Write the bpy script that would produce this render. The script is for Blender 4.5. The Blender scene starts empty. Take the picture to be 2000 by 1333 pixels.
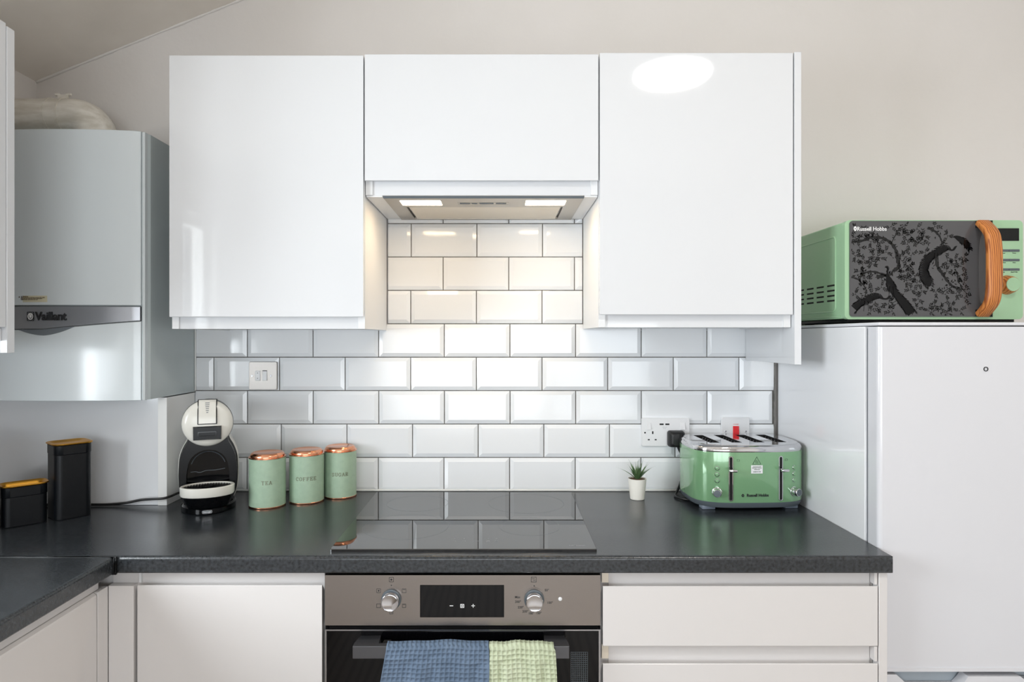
import bpy, bmesh, math, random
from mathutils import Matrix, Vector
from math import sin, cos, pi, radians

random.seed(7)
S = bpy.context.scene
COL = S.collection

# ------------------------------------------------------------------ camera
cam_d = bpy.data.cameras.new('camera')
cam = bpy.data.objects.new('camera', cam_d)
COL.objects.link(cam)
cam.location = (0.0, -1.976, 1.379)
cam.rotation_euler = (pi/2, 0, 0)
cam_d.sensor_width = 36
cam_d.lens = 1255/2000*36
cam_d.shift_x = 0.010
cam_d.shift_y = -0.00325
cam_d.clip_start = 0.05
S.camera = cam

# ------------------------------------------------------------------ view
S.view_settings.view_transform = 'Standard'
S.view_settings.look = 'None'
S.view_settings.gamma = 1
S.view_settings.use_curve_mapping = False
S.view_settings.exposure = -0.35
S.cycles.use_denoising = True
S.cycles.max_bounces = 8
S.cycles.diffuse_bounces = 5
S.cycles.glossy_bounces = 5
S.cycles.sample_clamp_indirect = 6
S.cycles.caustics_reflective = False
S.cycles.caustics_refractive = False

# ------------------------------------------------------------------ world
W = bpy.data.worlds.new('world')
S.world = W
W.use_nodes = True
W.node_tree.nodes['Background'].inputs['Color'].default_value = (0.80, 0.90, 1.0, 1)
W.node_tree.nodes['Background'].inputs['Strength'].default_value = 1.0

# ------------------------------------------------------------------ daylight through the left window, added fill from the rear
def area(name, loc, rot, sx, sy, power, col):
    d = bpy.data.lights.new(name, 'AREA')
    d.shape = 'RECTANGLE'; d.size = sx; d.size_y = sy
    d.energy = power; d.color = col
    o = bpy.data.objects.new(name, d)
    o.location = loc; o.rotation_euler = rot
    COL.objects.link(o)
    return o
WIN1 = (-1.92, -0.98, 1.06, 1.96)          # y0, y1, z0, z1 in the left wall
FILL_WIN = (-1.30, 1.50, 0.45, 1.56)           # x0, x1, z0, z1 of the added fill-light opening in the rear wall
area('window_daylight', (-1.60, (WIN1[0]+WIN1[1])/2, (WIN1[2]+WIN1[3])/2), (0, -pi/2, 0), WIN1[3]-WIN1[2], WIN1[1]-WIN1[0], 60, (0.90, 0.96, 1.0))
area('rear_fill', ((FILL_WIN[0]+FILL_WIN[1])/2, -4.72, (FILL_WIN[2]+FILL_WIN[3])/2), (pi/2, 0, 0), FILL_WIN[1]-FILL_WIN[0], FILL_WIN[3]-FILL_WIN[2], 74, (0.91, 0.96, 1.0))  # broad frontal fill added behind the camera, set in an invented window
LAMP_GLOW = 52.0
HOOD_GLOW = 40.0

# ------------------------------------------------------------------ helpers
def lin(r, g=None, b=None):
    def f(c):
        c /= 255.0
        return c/12.92 if c <= 0.04045 else ((c+0.055)/1.055)**2.4
    if g is None: g = b = r
    return (f(r), f(g), f(b), 1)

def mat(name, col, rough=0.5, metal=0.0, spec=0.5, coat=0.0, coat_rough=0.03, ior=None,
        emit=None, emit_s=0, var=None, var_scale=20, bump=0, bump_scale=100, stretch=None, rvar=0):
    m = bpy.data.materials.new(name); m.use_nodes = True
    nt = m.node_tree; b = nt.nodes['Principled BSDF']
    b.inputs['Base Color'].default_value = col
    b.inputs['Roughness'].default_value = rough
    b.inputs['Metallic'].default_value = metal
    b.inputs['Specular IOR Level'].default_value = spec
    b.inputs['Coat Weight'].default_value = coat
    b.inputs['Coat Roughness'].default_value = coat_rough
    if ior: b.inputs['IOR'].default_value = ior
    if emit:
        b.inputs['Emission Color'].default_value = emit
        b.inputs['Emission Strength'].default_value = emit_s
    tc = nt.nodes.new('ShaderNodeTexCoord'); mp = nt.nodes.new('ShaderNodeMapping')
    nt.links.new(tc.outputs['Object'], mp.inputs['Vector'])
    if stretch: mp.inputs['Scale'].default_value = stretch
    def noise(sc, det=4):
        n = nt.nodes.new('ShaderNodeTexNoise'); n.inputs['Scale'].default_value = sc
        n.inputs['Detail'].default_value = det
        nt.links.new(mp.outputs['Vector'], n.inputs['Vector']); return n
    if var:
        n = noise(var_scale); r = nt.nodes.new('ShaderNodeValToRGB')
        r.color_ramp.elements[0].position = 0.35; r.color_ramp.elements[1].position = 0.65
        r.color_ramp.elements[0].color = col; r.color_ramp.elements[1].color = var
        nt.links.new(n.outputs['Fac'], r.inputs['Fac'])
        nt.links.new(r.outputs['Color'], b.inputs['Base Color'])
    if rvar:
        n = noise(6, 3); mr = nt.nodes.new('ShaderNodeMapRange')
        mr.inputs['To Min'].default_value = max(0, rough-rvar); mr.inputs['To Max'].default_value = rough+rvar
        nt.links.new(n.outputs['Fac'], mr.inputs['Value']); nt.links.new(mr.outputs['Result'], b.inputs['Roughness'])
    if bump:
        n = noise(bump_scale); bp = nt.nodes.new('ShaderNodeBump')
        bp.inputs['Strength'].default_value = bump; bp.inputs['Distance'].default_value = 0.002
        nt.links.new(n.outputs['Fac'], bp.inputs['Height']); nt.links.new(bp.outputs['Normal'], b.inputs['Normal'])
    return m

M = {}
M['paint'] = mat('beige_wall_paint', lin(224, 220, 217), 0.6, spec=0.3, bump=0.35, bump_scale=55, var=lin(220, 216, 212), var_scale=2.5)
M['ceil'] = mat('ceiling_paint', lin(240, 234, 226), 0.65, spec=0.3, bump=0.9, bump_scale=14, var=lin(228, 221, 212), var_scale=3)
M['gloss'] = mat('white_gloss_board', lin(222, 224, 227), 0.045, spec=0.5, bump=0.02, bump_scale=9)
M['matt_white'] = mat('white_carcass_board', lin(228, 229, 230), 0.35)
M['base_gloss'] = mat('off_white_base_board', lin(215, 212, 211), 0.16, spec=0.5, bump=0.02, bump_scale=9)
M['tile'] = mat('glazed_white_tile', lin(232, 235, 238), 0.09, spec=0.5, bump=0.10, bump_scale=26)
M['grout'] = mat('grey_grout', lin(128, 126, 122), 0.85, var=lin(108, 106, 102), var_scale=40)
M['seal'] = mat('white_sealant', lin(235, 235, 233), 0.35)
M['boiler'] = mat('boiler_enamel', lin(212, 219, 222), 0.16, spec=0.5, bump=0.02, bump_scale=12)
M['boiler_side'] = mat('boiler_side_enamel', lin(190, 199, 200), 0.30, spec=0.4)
M['band'] = mat('silver_control_band', lin(165, 166, 170), 0.30, metal=0.75)
M['band_dark'] = mat('grey_finger_recess', lin(120, 126, 132), 0.4, metal=0.3)
M['ink'] = mat('dark_print', lin(28, 30, 32), 0.5)
M['white_ink'] = mat('white_print', lin(235, 235, 235), 0.5)
M['grey_ink'] = mat('grey_print', lin(150, 153, 156), 0.5)
M['flue'] = mat('aged_white_flue_plastic', lin(226, 222, 214), 0.42, var=lin(202, 196, 184), var_scale=14, bump=0.2, bump_scale=60, stretch=(1, 4, 4))
M['work'] = mat('charcoal_laminate', lin(30, 33, 36), 0.24, spec=0.62, var=lin(52, 56, 60), var_scale=150, bump=0.15, bump_scale=190, rvar=0.05, stretch=(1, 1.6, 1))
M['black_glass'] = mat('black_glass', lin(6, 6, 8), 0.02, spec=0.38, ior=1.45)
M['hob_glass'] = mat('hob_ceramic_glass', lin(9, 9, 11), 0.015, spec=0.5, ior=2.3)
M['black'] = mat('black_plastic', lin(9, 10, 12), 0.20, spec=0.22)
M['black_gloss'] = mat('gloss_black_plastic', lin(7, 8, 10), 0.06, spec=0.35)
M['black_matt'] = mat('matt_black_tin', lin(13, 16, 20), 0.34, spec=0.28, bump=0.1, bump_scale=300)
M['void'] = mat('dark_gap', lin(7, 7, 8), 0.8)
M['rubber'] = mat('black_rubber', lin(14, 14, 15), 0.45)
M['gold'] = mat('gold_lid_metal', lin(222, 164, 66), 0.36, metal=1.0)
M['copper'] = mat('copper_metal', lin(226, 160, 126), 0.22, metal=1.0)
M['steel'] = mat('brushed_steel', lin(158, 152, 148), 0.27, metal=1.0, bump=0.06, bump_scale=140, stretch=(0.6, 1, 18))
M['hood_steel'] = mat('hood_steel', lin(178, 172, 163), 0.36, metal=1.0)
M['chrome'] = mat('polished_chrome', lin(215, 215, 218), 0.07, metal=1.0)
M['satin'] = mat('satin_chrome', lin(185, 185, 188), 0.25, metal=1.0)
M['filter'] = mat('cream_filter_cover', lin(226, 216, 200), 0.4, metal=0.2)
M['glow'] = mat('hood_lamp_glow', lin(255, 240, 215), 0.5, emit=(1.0, 0.74, 0.45, 1), emit_s=HOOD_GLOW)
M['lamp_glow'] = mat('ceiling_lamp_glow', lin(255, 250, 242), 0.5, emit=(1.0, 0.965, 0.92, 1), emit_s=LAMP_GLOW)
M['green'] = mat('sage_green_paint', lin(160, 198, 160), 0.24, spec=0.5, coat=0.3)
M['toast_green'] = mat('metallic_green_enamel', lin(122, 166, 124), 0.14, spec=0.6, coat=0.8, metal=0.15)
M['tin_green'] = mat('pale_green_tin', lin(156, 180, 157), 0.42, spec=0.5, var=lin(164, 188, 164), var_scale=60, bump=0.12, bump_scale=200)
M['cream'] = mat('cream_plastic', lin(222, 220, 212), 0.22, spec=0.5)
M['print_bg'] = mat('smoked_door_glass', lin(80, 80, 82), 0.04, spec=0.5)
M['toile'] = mat('dark_toile_print', lin(16, 17, 17), 0.06, spec=0.25)
M['toile_mid'] = mat('soft_toile_print', lin(30, 31, 31), 0.06, spec=0.25)
M['bird'] = mat('black_bird_print', lin(8, 9, 11), 0.06, spec=0.2)
M['panel_white'] = mat('white_boxing_laminate', lin(222, 224, 227), 0.12, spec=0.5, bump=0.02, bump_scale=9)
M['fridge_lit_side'] = mat('white_fridge_enamel_lit_side', lin(236, 237, 240), 0.12, spec=0.5)  # same enamel as the doors, lightened to paint in light on the side
M['pot'] = mat('white_pot_glaze', lin(238, 236, 228), 0.35)
M['soil'] = mat('brown_soil', lin(92, 66, 48), 0.9, bump=0.8, bump_scale=400)
M['leaf'] = mat('succulent_green', lin(66, 96, 60), 0.4, var=lin(98, 128, 84), var_scale=45)
M['red'] = mat('red_switch', lin(222, 14, 26), 0.25)
M['plate'] = mat('white_plate_plastic', lin(228, 229, 231), 0.25)
M['foot'] = mat('blue_grey_foot', lin(118, 128, 142), 0.4)
M['dark_grey'] = mat('dark_grey_base', lin(84, 92, 98), 0.35)
M['cloth_blue'] = mat('blue_waffle_cotton', lin(98, 115, 136), 0.9, spec=0.1, var=lin(110, 127, 148), var_scale=30, bump=0.5, bump_scale=900)
M['cloth_green'] = mat('pale_green_waffle_cotton', lin(186, 195, 166), 0.9, spec=0.1, var=lin(198, 206, 180), var_scale=30, bump=0.5, bump_scale=900)
M['sticker'] = mat('cream_sticker', lin(206, 200, 172), 0.5)
M['fridge'] = mat('white_fridge_enamel', lin(214, 215, 220), 0.12, spec=0.5)
M['fridge_scoop'] = mat('grey_handle_scoop', lin(168, 178, 186), 0.4)
M['skirt'] = mat('satin_white_wood', lin(230, 230, 228), 0.3)

def wood(name, a, b, scale, rough, stretch, rot=(0, 0, 0)):
    m = bpy.data.materials.new(name); m.use_nodes = True
    nt = m.node_tree; bs = nt.nodes['Principled BSDF']; bs.inputs['Roughness'].default_value = rough
    tc = nt.nodes.new('ShaderNodeTexCoord'); mp = nt.nodes.new('ShaderNodeMapping')
    mp.inputs['Scale'].default_value = stretch; mp.inputs['Rotation'].default_value = rot
    nt.links.new(tc.outputs['Object'], mp.inputs['Vector'])
    n = nt.nodes.new('ShaderNodeTexWave'); n.wave_type = 'BANDS'; n.bands_direction = 'X'
    n.inputs['Scale'].default_value = scale; n.inputs['Distortion'].default_value = 5
    n.inputs['Detail'].default_value = 3; n.inputs['Detail Scale'].default_value = 1.2
    nt.links.new(mp.outputs['Vector'], n.inputs['Vector'])
    r = nt.nodes.new('ShaderNodeValToRGB')
    r.color_ramp.elements[0].color = a; r.color_ramp.elements[1].color = b
    r.color_ramp.elements[0].position = 0.05; r.color_ramp.elements[1].position = 0.6
    nt.links.new(n.outputs['Fac'], r.inputs['Fac']); nt.links.new(r.outputs['Color'], bs.inputs['Base Color'])
    return m
M['wood'] = wood('orange_wood_grain', lin(150, 82, 36), lin(204, 130, 66), 62, 0.38, (1, 1, 0.16), (0.12, 0.25, 0))
M['floor'] = wood('oak_laminate_floor', lin(150, 140, 130), lin(176, 165, 154), 8, 0.4, (1, 0.1, 1))

def stainless_panel():
    # real brushed steel: fine horizontal scratches, slightly anisotropic
    m = M['steel']; b = m.node_tree.nodes['Principled BSDF']
    b.inputs['Anisotropic'].default_value = 0.5
stainless_panel()

class MB:
    def __init__(s): s.bm = bmesh.new(); s.M = Matrix.Identity(4)
    def at(s, m): s.M = m; return s
    def v(s, p): return s.bm.verts.new(s.M @ Vector(p))
    def f(s, vs):
        try: return s.bm.faces.new(vs)
        except ValueError: return None
    def absorb(s, t):
        mp = {}
        for v in t.verts: mp[v] = s.v(v.co)
        for f in t.faces: s.f([mp[v] for v in f.verts])
        t.free(); return s
    def box(s, x0, x1, y0, y1, z0, z1, bev=0.0, seg=2):
        t = bmesh.new(); bmesh.ops.create_cube(t, size=1)
        for v in t.verts:
            v.co = Vector(((x0+x1)/2 + v.co.x*(x1-x0), (y0+y1)/2 + v.co.y*(y1-y0), (z0+z1)/2 + v.co.z*(z1-z0)))
        if bev: bmesh.ops.bevel(t, geom=list(t.edges), offset=bev, segments=seg, profile=0.5, affect='EDGES')
        return s.absorb(t)
    def loft(s, loops, cap0=True, cap1=True, closed=True):
        L = [[s.v(p) for p in lp] for lp in loops]
        n = len(L[0])
        for a, b in zip(L, L[1:]):
            for i in range(n if closed else n-1):
                j = (i+1) % n
                s.f([a[i], a[j], b[j], b[i]])
        if cap0: s.f(L[0][::-1])
        if cap1: s.f(L[-1])
        return s
    def lathe(s, prof, n=32, c=(0, 0), axis='z', cap=True):
        loops = []
        for r, h in prof:
            lp = []
            for i in range(n):
                a = 2*pi*i/n
                if axis == 'z': lp.append((c[0]+r*cos(a), c[1]+r*sin(a), h))
                elif axis == 'y': lp.append((c[0]+r*cos(a), h, c[1]+r*sin(a)))
                else: lp.append((h, c[0]+r*cos(a), c[1]+r*sin(a)))
            loops.append(lp)
        return s.loft(loops, cap, cap)
    def tube(s, pts, r, n=10, cap=True):
        pts = [Vector(p) for p in pts]
        loops = []; up = Vector((0, 0, 1))
        for i, p in enumerate(pts):
            t = (pts[min(i+1, len(pts)-1)] - pts[max(i-1, 0)]).normalized()
            if i == 0:
                a = t.cross(up) if abs(t.dot(up)) < 0.95 else t.cross(Vector((0, 1, 0)))
            else:
                a = prev - t*prev.dot(t)
            a.normalize(); prev = a; b = t.cross(a)
            rr = r[i] if isinstance(r, (list, tuple)) else r
            loops.append([p + a*rr*cos(2*pi*k/n) + b*rr*sin(2*pi*k/n) for k in range(n)])
        return s.loft(loops, cap, cap)
    def prism(s, poly, h0, h1, plane='xz', holes=()):
        # polygon (with holes) extruded; plane 'xz' extrudes along y, 'xy' along z, 'yz' along x
        def P(a, b, h):
            return (a, h, b) if plane == 'xz' else (a, b, h) if plane == 'xy' else (h, a, b)
        if not holes:
            return s.loft([[P(a, b, h0) for a, b in poly], [P(a, b, h1) for a, b in poly]])
        for h in (h0, h1):
            t = bmesh.new(); es = []
            for lp in [poly]+list(holes):
                vs = [t.verts.new(P(a, b, h)) for a, b in lp]
                es += [t.edges.new((vs[i], vs[(i+1) % len(vs)])) for i in range(len(vs))]
            bmesh.ops.triangle_fill(t, use_beauty=True, use_dissolve=False, edges=es)
            s.absorb(t)
        for lp in [poly]+list(holes):
            s.loft([[P(a, b, h0) for a, b in lp], [P(a, b, h1) for a, b in lp]], False, False)
        return s
    def text(s, body, size, m, extrude=0.0002, align='CENTER', bold=0.0, xs=1.0):
        c = bpy.data.curves.new('t', 'FONT'); c.body = body; c.size = size; c.extrude = extrude
        c.align_x = align; c.align_y = 'CENTER'; c.offset = bold; c.resolution_u = 2
        o = bpy.data.objects.new('t', c); COL.objects.link(o)
        dg = bpy.context.evaluated_depsgraph_get()
        me = bpy.data.meshes.new_from_object(o.evaluated_get(dg))
        t = bmesh.new(); t.from_mesh(me)
        old = s.M; s.M = old @ m @ Matrix.Diagonal((xs, 1, 1, 1)); s.absorb(t); s.M = old
        bpy.data.objects.remove(o); bpy.data.curves.remove(c); bpy.data.meshes.remove(me)
        return s
    def build(s, name, m, parent=None, world=False, smooth=True, angle=35, weld=True):
        if world and parent is not None:
            inv = WORLD[parent.name].inverted()
            bmesh.ops.transform(s.bm, matrix=inv, verts=s.bm.verts)
        if weld: bmesh.ops.remove_doubles(s.bm, verts=s.bm.verts, dist=1e-6)
        bmesh.ops.recalc_face_normals(s.bm, faces=s.bm.faces)
        flags = [True]*len(s.bm.faces)
        if smooth:
            # a big flat face beside tiny rounding strips keeps its own normal
            s.bm.faces.index_update(); lim = radians(angle); s.bm.normal_update()
            for f in s.bm.faces:
                nb = 0.0
                for e in f.edges:
                    if len(e.link_faces) == 2 and e.calc_face_angle(0.0) < lim:
                        nb = max(nb, max(g.calc_area() for g in e.link_faces if g is not f) if e.link_faces[0] is not e.link_faces[1] else 0)
                if f.calc_area() > 5*nb: flags[f.index] = False
        me = bpy.data.meshes.new(name); s.bm.to_mesh(me); s.bm.free()
        me.materials.append(m)
        if smooth:
            me.polygons.foreach_set('use_smooth', [True]*len(flags))
            me.set_sharp_from_angle(angle=radians(angle))
            me.polygons.foreach_set('use_smooth', flags)
        o = bpy.data.objects.new(name, me); COL.objects.link(o)
        if parent is not None:
            o.parent = parent; WORLD[o.name] = WORLD[parent.name]
        else: WORLD[o.name] = Matrix.Identity(4)
        return o

WORLD = {}
def tag(o, label=None, cat=None, group=None, kind=None):
    if label: o['label'] = label
    if cat: o['category'] = cat
    if group: o['group'] = group
    if kind: o['kind'] = kind
    return o
def thing(name, label, cat, loc=(0, 0, 0), rz=0, group=None, kind=None):
    o = bpy.data.objects.new(name, None); COL.objects.link(o)
    o.location = loc; o.rotation_euler = (0, 0, rz); o.empty_display_size = 0.05
    WORLD[o.name] = Matrix.Translation(loc) @ Matrix.Rotation(rz, 4, 'Z')
    return tag(o, label, cat, group, kind)
def rebase(o):
    # put a single-mesh thing's origin at the middle of its base
    vs = [v.co for v in o.data.vertices]
    c = Vector(((min(v.x for v in vs)+max(v.x for v in vs))/2, (min(v.y for v in vs)+max(v.y for v in vs))/2, min(v.z for v in vs)))
    o.data.transform(Matrix.Translation(-c)); o.location = c
    WORLD[o.name] = Matrix.Translation(c)
    return o
def T(x, y, z): return Matrix.Translation((x, y, z))
FRONT = Matrix.Rotation(pi/2, 4, 'X')      # text facing -Y
def rrect(x0, x1, y0, y1, r, n=6):
    out = []
    for cx, cy, a0 in ((x1-r, y1-r, 0), (x0+r, y1-r, pi/2), (x0+r, y0+r, pi), (x1-r, y0+r, 1.5*pi)):
        for i in range(n+1):
            a = a0 + pi/2*i/n
            out.append((cx+r*cos(a), cy+r*sin(a)))
    return out
def circ(cx, cy, r, n=24, a0=0, ry=None):
    return [(cx+r*cos(a0+2*pi*i/n), cy+(ry or r)*sin(a0+2*pi*i/n)) for i in range(n)]
def bez(p, n=8):
    # smooth interpolation through points (Catmull-Rom)
    p = [Vector(q) for q in p]; out = []
    for i in range(len(p)-1):
        a = p[max(i-1, 0)]; b = p[i]; c = p[i+1]; d = p[min(i+2, len(p)-1)]
        for k in range(n):
            t = k/n
            out.append(0.5*((2*b) + (c-a)*t + (2*a-5*b+4*c-d)*t*t + (3*b-a-3*c+d)*t**3))
    out.append(p[-1]); return out
def ring(mb, outer, inner, h0, h1, plane='xz'):
    mb.prism(outer, h0, h1, plane, holes=[inner])

# ------------------------------------------------------------------ room
XL, XR, YR, ZC = -1.43, 2.05, -4.6, 2.72
ZL = 2.166; XF = XL + (ZC-ZL)/0.402
gable = [(XL-0.1, -0.02), (XR+0.1, -0.02), (XR+0.1, ZC+0.02), (XF, ZC+0.02), (XL-0.1, ZL+0.02-0.0405)]
o = MB().prism(gable, 0.0, 0.12, 'xz').build('wall_back', M['paint'], smooth=False)
tag(o, 'beige painted back wall above and behind the white kitchen units', 'wall', kind='structure')
WALL_BACK = o
y0, y1, z0, z1 = WIN1
o = MB().prism([(YR, 0), (0, 0), (0, ZL+0.02), (YR, ZL+0.02)], XL-0.12, XL, 'yz', holes=[[(y0, z0), (y1, z0), (y1, z1), (y0, z1)]]).build('wall_left', M['paint'], smooth=False)
tag(o, 'beige painted left wall behind the boiler flue', 'wall', kind='structure')
o = MB().prism([(YR, 0), (0, 0), (0, ZC), (YR, ZC)], XR, XR+0.12, 'yz').build('wall_right', M['paint'], smooth=False)
tag(o, 'beige painted right wall beyond the fridge', 'wall', kind='structure')
x0, x1, z0, z1 = FILL_WIN
o = MB().prism(gable, YR-0.12, YR, 'xz', holes=[[(x0, z0), (x1, z0), (x1, z1), (x0, z1)]]).build('wall_rear', M['paint'], smooth=False)
tag(o, 'beige painted rear wall with an added fill-light window', 'wall', kind='structure')
o = MB().box(XL-0.1, XR+0.1, YR-0.1, 0.1, -0.12, 0.0).build('floor', M['floor'], smooth=False)
tag(o, 'oak laminate kitchen floor', 'floor', kind='structure')
cm = MB()
NX = 24
def ceil_z(x): return min(ZC, ZL + 0.402*(x-XL))
sec = [(XL-0.1, ZL-0.0405), (XL, ZL)] + [(XL+(XF-XL)*i/10, ZL+(ZC-ZL)*i/10) for i in range(1, 11)] + [(XR+0.1, ZC)]
cm.prism(sec + [(XR+0.1, ZC+0.1), (XF-0.05, ZC+0.1), (XL-0.1, ZL+0.08)], YR-0.1, 0.1, 'xz')
o = cm.build('ceiling', M['ceil'], smooth=False)
tag(o, 'beige painted ceiling sloping down to the left wall', 'ceiling', kind='structure')

def window(name, label, kind_axis, a0, a1, z0, z1, fixed, mull):
    w = thing(name, label, 'window', (0, 0, 0), kind='structure')
    mb = MB()
    def bar(u0, u1, w0, w1):
        if kind_axis == 'x': mb.box(u0, u1, fixed-0.05, fixed, w0, w1, 0.004)
        else: mb.box(fixed-0.05, fixed, u0, u1, w0, w1, 0.004)
    bar(a0, a1, z0, z0+0.05); bar(a0, a1, z1-0.05, z1)
    bar(a0, a0+0.05, z0+0.05, z1-0.05); bar(a1-0.05, a1, z0+0.05, z1-0.05)
    for k in mull: bar(k-0.025, k+0.025, z0+0.05, z1-0.05)
    mb.build('window_frame', M['skirt'], w)
    mb = MB()
    if kind_axis == 'x': mb.box(a0-0.04, a1+0.04, fixed-0.06, fixed+0.09, z0-0.025, z0, 0.004)
    else: mb.box(fixed-0.06, fixed+0.09, a0-0.04, a1+0.04, z0-0.025, z0, 0.004)
    mb.build('window_sill', M['skirt'], w)
window('window_1', 'white framed window in the left wall', 'y', WIN1[0], WIN1[1], WIN1[2], WIN1[3], XL-0.04, [-1.45])
window('fill_window', 'unseen wide white framed window added in the rear wall for fill light', 'x', FILL_WIN[0], FILL_WIN[1], FILL_WIN[2], FILL_WIN[3], YR-0.04, [-0.40, 0.50])  # made-up rear window framing the fill light

rb = random.Random(5)
bead = []
for i in range(61):
    x = XL+0.002+(XF-XL-0.01)*i/60
    bead.append((x, -0.002, ceil_z(x)-0.0005))
MB().tube(bead, [0.003+0.0025*rb.random() for _ in bead], 8).build('paint_bead', M['paint'], WALL_BACK)

# ------------------------------------------------------------------ wall tiles (children of the back wall)
TX0, TX1 = -0.937, 0.832
rowz, rowh, pitch = 0.9097, 0.10236, 0.2010
grm = MB()
grm.box(TX0, TX1, -0.0050, 0.0, 0.90, 1.4)
grm.box(-0.349, 0.2475, -0.0050, 0.0, 1.4, 1.742)
grm.build('grout', M['grout'], WALL_BACK, smooth=False)
tm = MB()
offs = [-0.177, -0.2732, -0.1756, -0.2787, -0.176, -0.2787, -0.1795, -0.2772, -0.1795]
for k in range(9):
    za = rowz + rowh*k + 0.0015; zb = rowz + rowh*(k+1) - 0.0015
    if k == 8: zb = 1.741
    lo, hi = (TX0, TX1) if k < 5 else (-0.348, 0.2465)
    for j in range(-6, 8):
        xa = offs[k] + pitch*j + 0.0015; xb = xa + pitch - 0.003
        fullw = xb-xa
        ca, cb = max(xa, lo), min(xb, hi)
        if cb-ca < 0.006: continue
        bw = 0.0115
        la = bw if ca == xa else 0.0005; lb = bw if cb == xb else 0.0005
        tz = bw if k < 8 else 0.0005
        tx_, tz_ = random.uniform(-1, 1)*0.0005, random.uniform(-1, 1)*0.0003
        def yy(sx, sz): return -0.0125 + sx*tx_ + sz*tz_
        base = [(ca, -0.0048, za), (cb, -0.0048, za), (cb, -0.0048, zb), (ca, -0.0048, zb)]
        edge = [(ca, -0.0085, za), (cb, -0.0085, za), (cb, -0.0085, zb), (ca, -0.0085, zb)]
        top = [(ca+la, yy(-1, -1), za+bw), (cb-lb, yy(1, -1), za+bw), (cb-lb, yy(1, 1), zb-tz), (ca+la, yy(-1, 1), zb-tz)]
        if la < 0.001: edge[0] = (ca, -0.0120, za+0.001); edge[0] = (ca, -0.0085, za)
        tm.loft([base, edge, top], False, True)
tm.build('wall_tiles', M['tile'], WALL_BACK, smooth=False, weld=False)
o = MB().box(TX1, 0.8345, -0.016, 0.0, 0.912, 1.42, 0.001).build('tile_edge_trim', M['grout'], WALL_BACK)
o = rebase(MB().box(TX0, 0.838, -0.019, -0.0128, 0.9105, 0.9165, 0.002).build('trim_1', M['seal']))
tag(o, 'thin white sealant bead along the back of the worktop', 'trim', kind='structure')

# boxing below the boiler
bx = thing('pipe_boxing', 'glossy white boxed-in panel under the boiler at the worktop corner', 'panel', (-1.18, -0.09, 0.91), kind='structure')
MB().box(XL, -0.9375, -0.178, 0.0, 0.9105, 1.2115, 0.001).build('panel', M['panel_white'], bx, True)
MB().prism([(-0.960, -0.1815), (-0.9355, -0.1815), (-0.9355, -0.020), (-0.9375, -0.020), (-0.9375, -0.178), (-0.960, -0.178)], 0.9105, 1.2115, 'xy').build('corner_trim', M['seal'], bx, True)
# white side upstand between boiler and tiles
o = rebase(MB().box(-0.9365, -0.933, -0.017, -0.0128, 1.218, 1.41, 0.0005).build('trim_2', M['seal']))
tag(o, 'thin white vertical bead where the tiles meet the boiler side', 'trim', kind='structure')

# ------------------------------------------------------------------ worktops
def worktop(name, label, x0, x1, y0, y1, front):
    mb = MB(); z0, z1 = 0.8735, 0.910; r = 0.007
    if front == 'y':
        pr = [(y1, z0), (y1, z1)] + [(y0+r-r*sin(a), z1-r+r*cos(a)) for a in [pi/2*i/5 for i in range(6)]] + [(y0+0.003, z0)][:0] + [(y0, z0+0.003), (y0+0.003, z0)]
        mb.loft([[(x0, a, b) for a, b in pr], [(x1, a, b) for a, b in pr]])
    else:
        pr = [(x0, z0), (x0, z1)] + [(x1-r+r*sin(a), z1-r+r*cos(a)) for a in [pi/2*i/5 for i in range(6)]] + [(x1, z0+0.003), (x1-0.003, z0)]
        mb.loft([[(a, y0, b) for a, b in pr], [(a, y1, b) for a, b in pr]])
    return mb
wt = thing('worktop', 'long charcoal laminate worktop under the tiles holding the hob', 'worktop', (-0.29, -0.3, 0.8735))
worktop('', '', XL, 0.8375, -0.600, 0.0, 'y').build('slab', M['work'], wt, True)
MB().box(0.8375, 0.8385, -0.598, -0.003, 0.874, 0.9095, 0.0002).build('end_edging', M['black'], wt, True)
wl = thing('worktop', 'charcoal laminate worktop running forward at the lower left corner', 'worktop', (-1.13, -1.8, 0.8735))
worktop('', '', XL, -0.828, -3.0, -0.6065, 'x').build('slab', M['work'], wl, True)
MB().box(XL, -0.8265, -0.6062, -0.6005, 0.8725, 0.9116, 0.0008).box(-0.8265, -0.8225, -0.6062, -0.6003, 0.8725, 0.9116, 0.001).build('joint_strip', M['black_gloss'], wl, True)

# ------------------------------------------------------------------ wall cabinets
def wall_cabinet(label, x0, x1, zt, zd, zb, rail=True):
    c = thing('wall_cabinet', label, 'cabinet', ((x0+x1)/2, -0.16, zb), group='white wall cabinets on the back wall')
    t = 0.018
    mb = MB()
    mb.box(x0, x0+t, -0.3245, -0.014, zb, zt-0.002, 0.0008).box(x1-t, x1, -0.3245, -0.014, zb, zt-0.002, 0.0008)
    mb.box(x0+t, x1-t, -0.318, -0.014, zt-0.002-t, zt-0.002).box(x0+t, x1-t, -0.310, -0.014, zb+0.002, zb+0.002+t)
    mb.box(x0+t, x1-t, -0.022, -0.014, zb+t, zt-0.02)
    mb.build('body', M['matt_white'], c, True)
    MB().box(x0+0.004, x1-0.003, -0.3200, -0.3115, zb, zd+0.028, 0.0006).build('bottom_rail', M['gloss'], c, True)
    # door with a scooped lower edge that serves as its pull
    r = 0.006
    pr = [(-0.3255, zt), (-0.339, zt), (-0.340, zt-0.001), (-0.340, zd+0.0015), (-0.3385, zd), (-0.334, zd+0.004), (-0.3255, zd+0.020)]
    MB().loft([[(x0+0.0012, a, b) for a, b in pr], [(x1-0.0012, a, b) for a, b in pr]]).build('door', M['gloss'], c, True)
    return c
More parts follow.
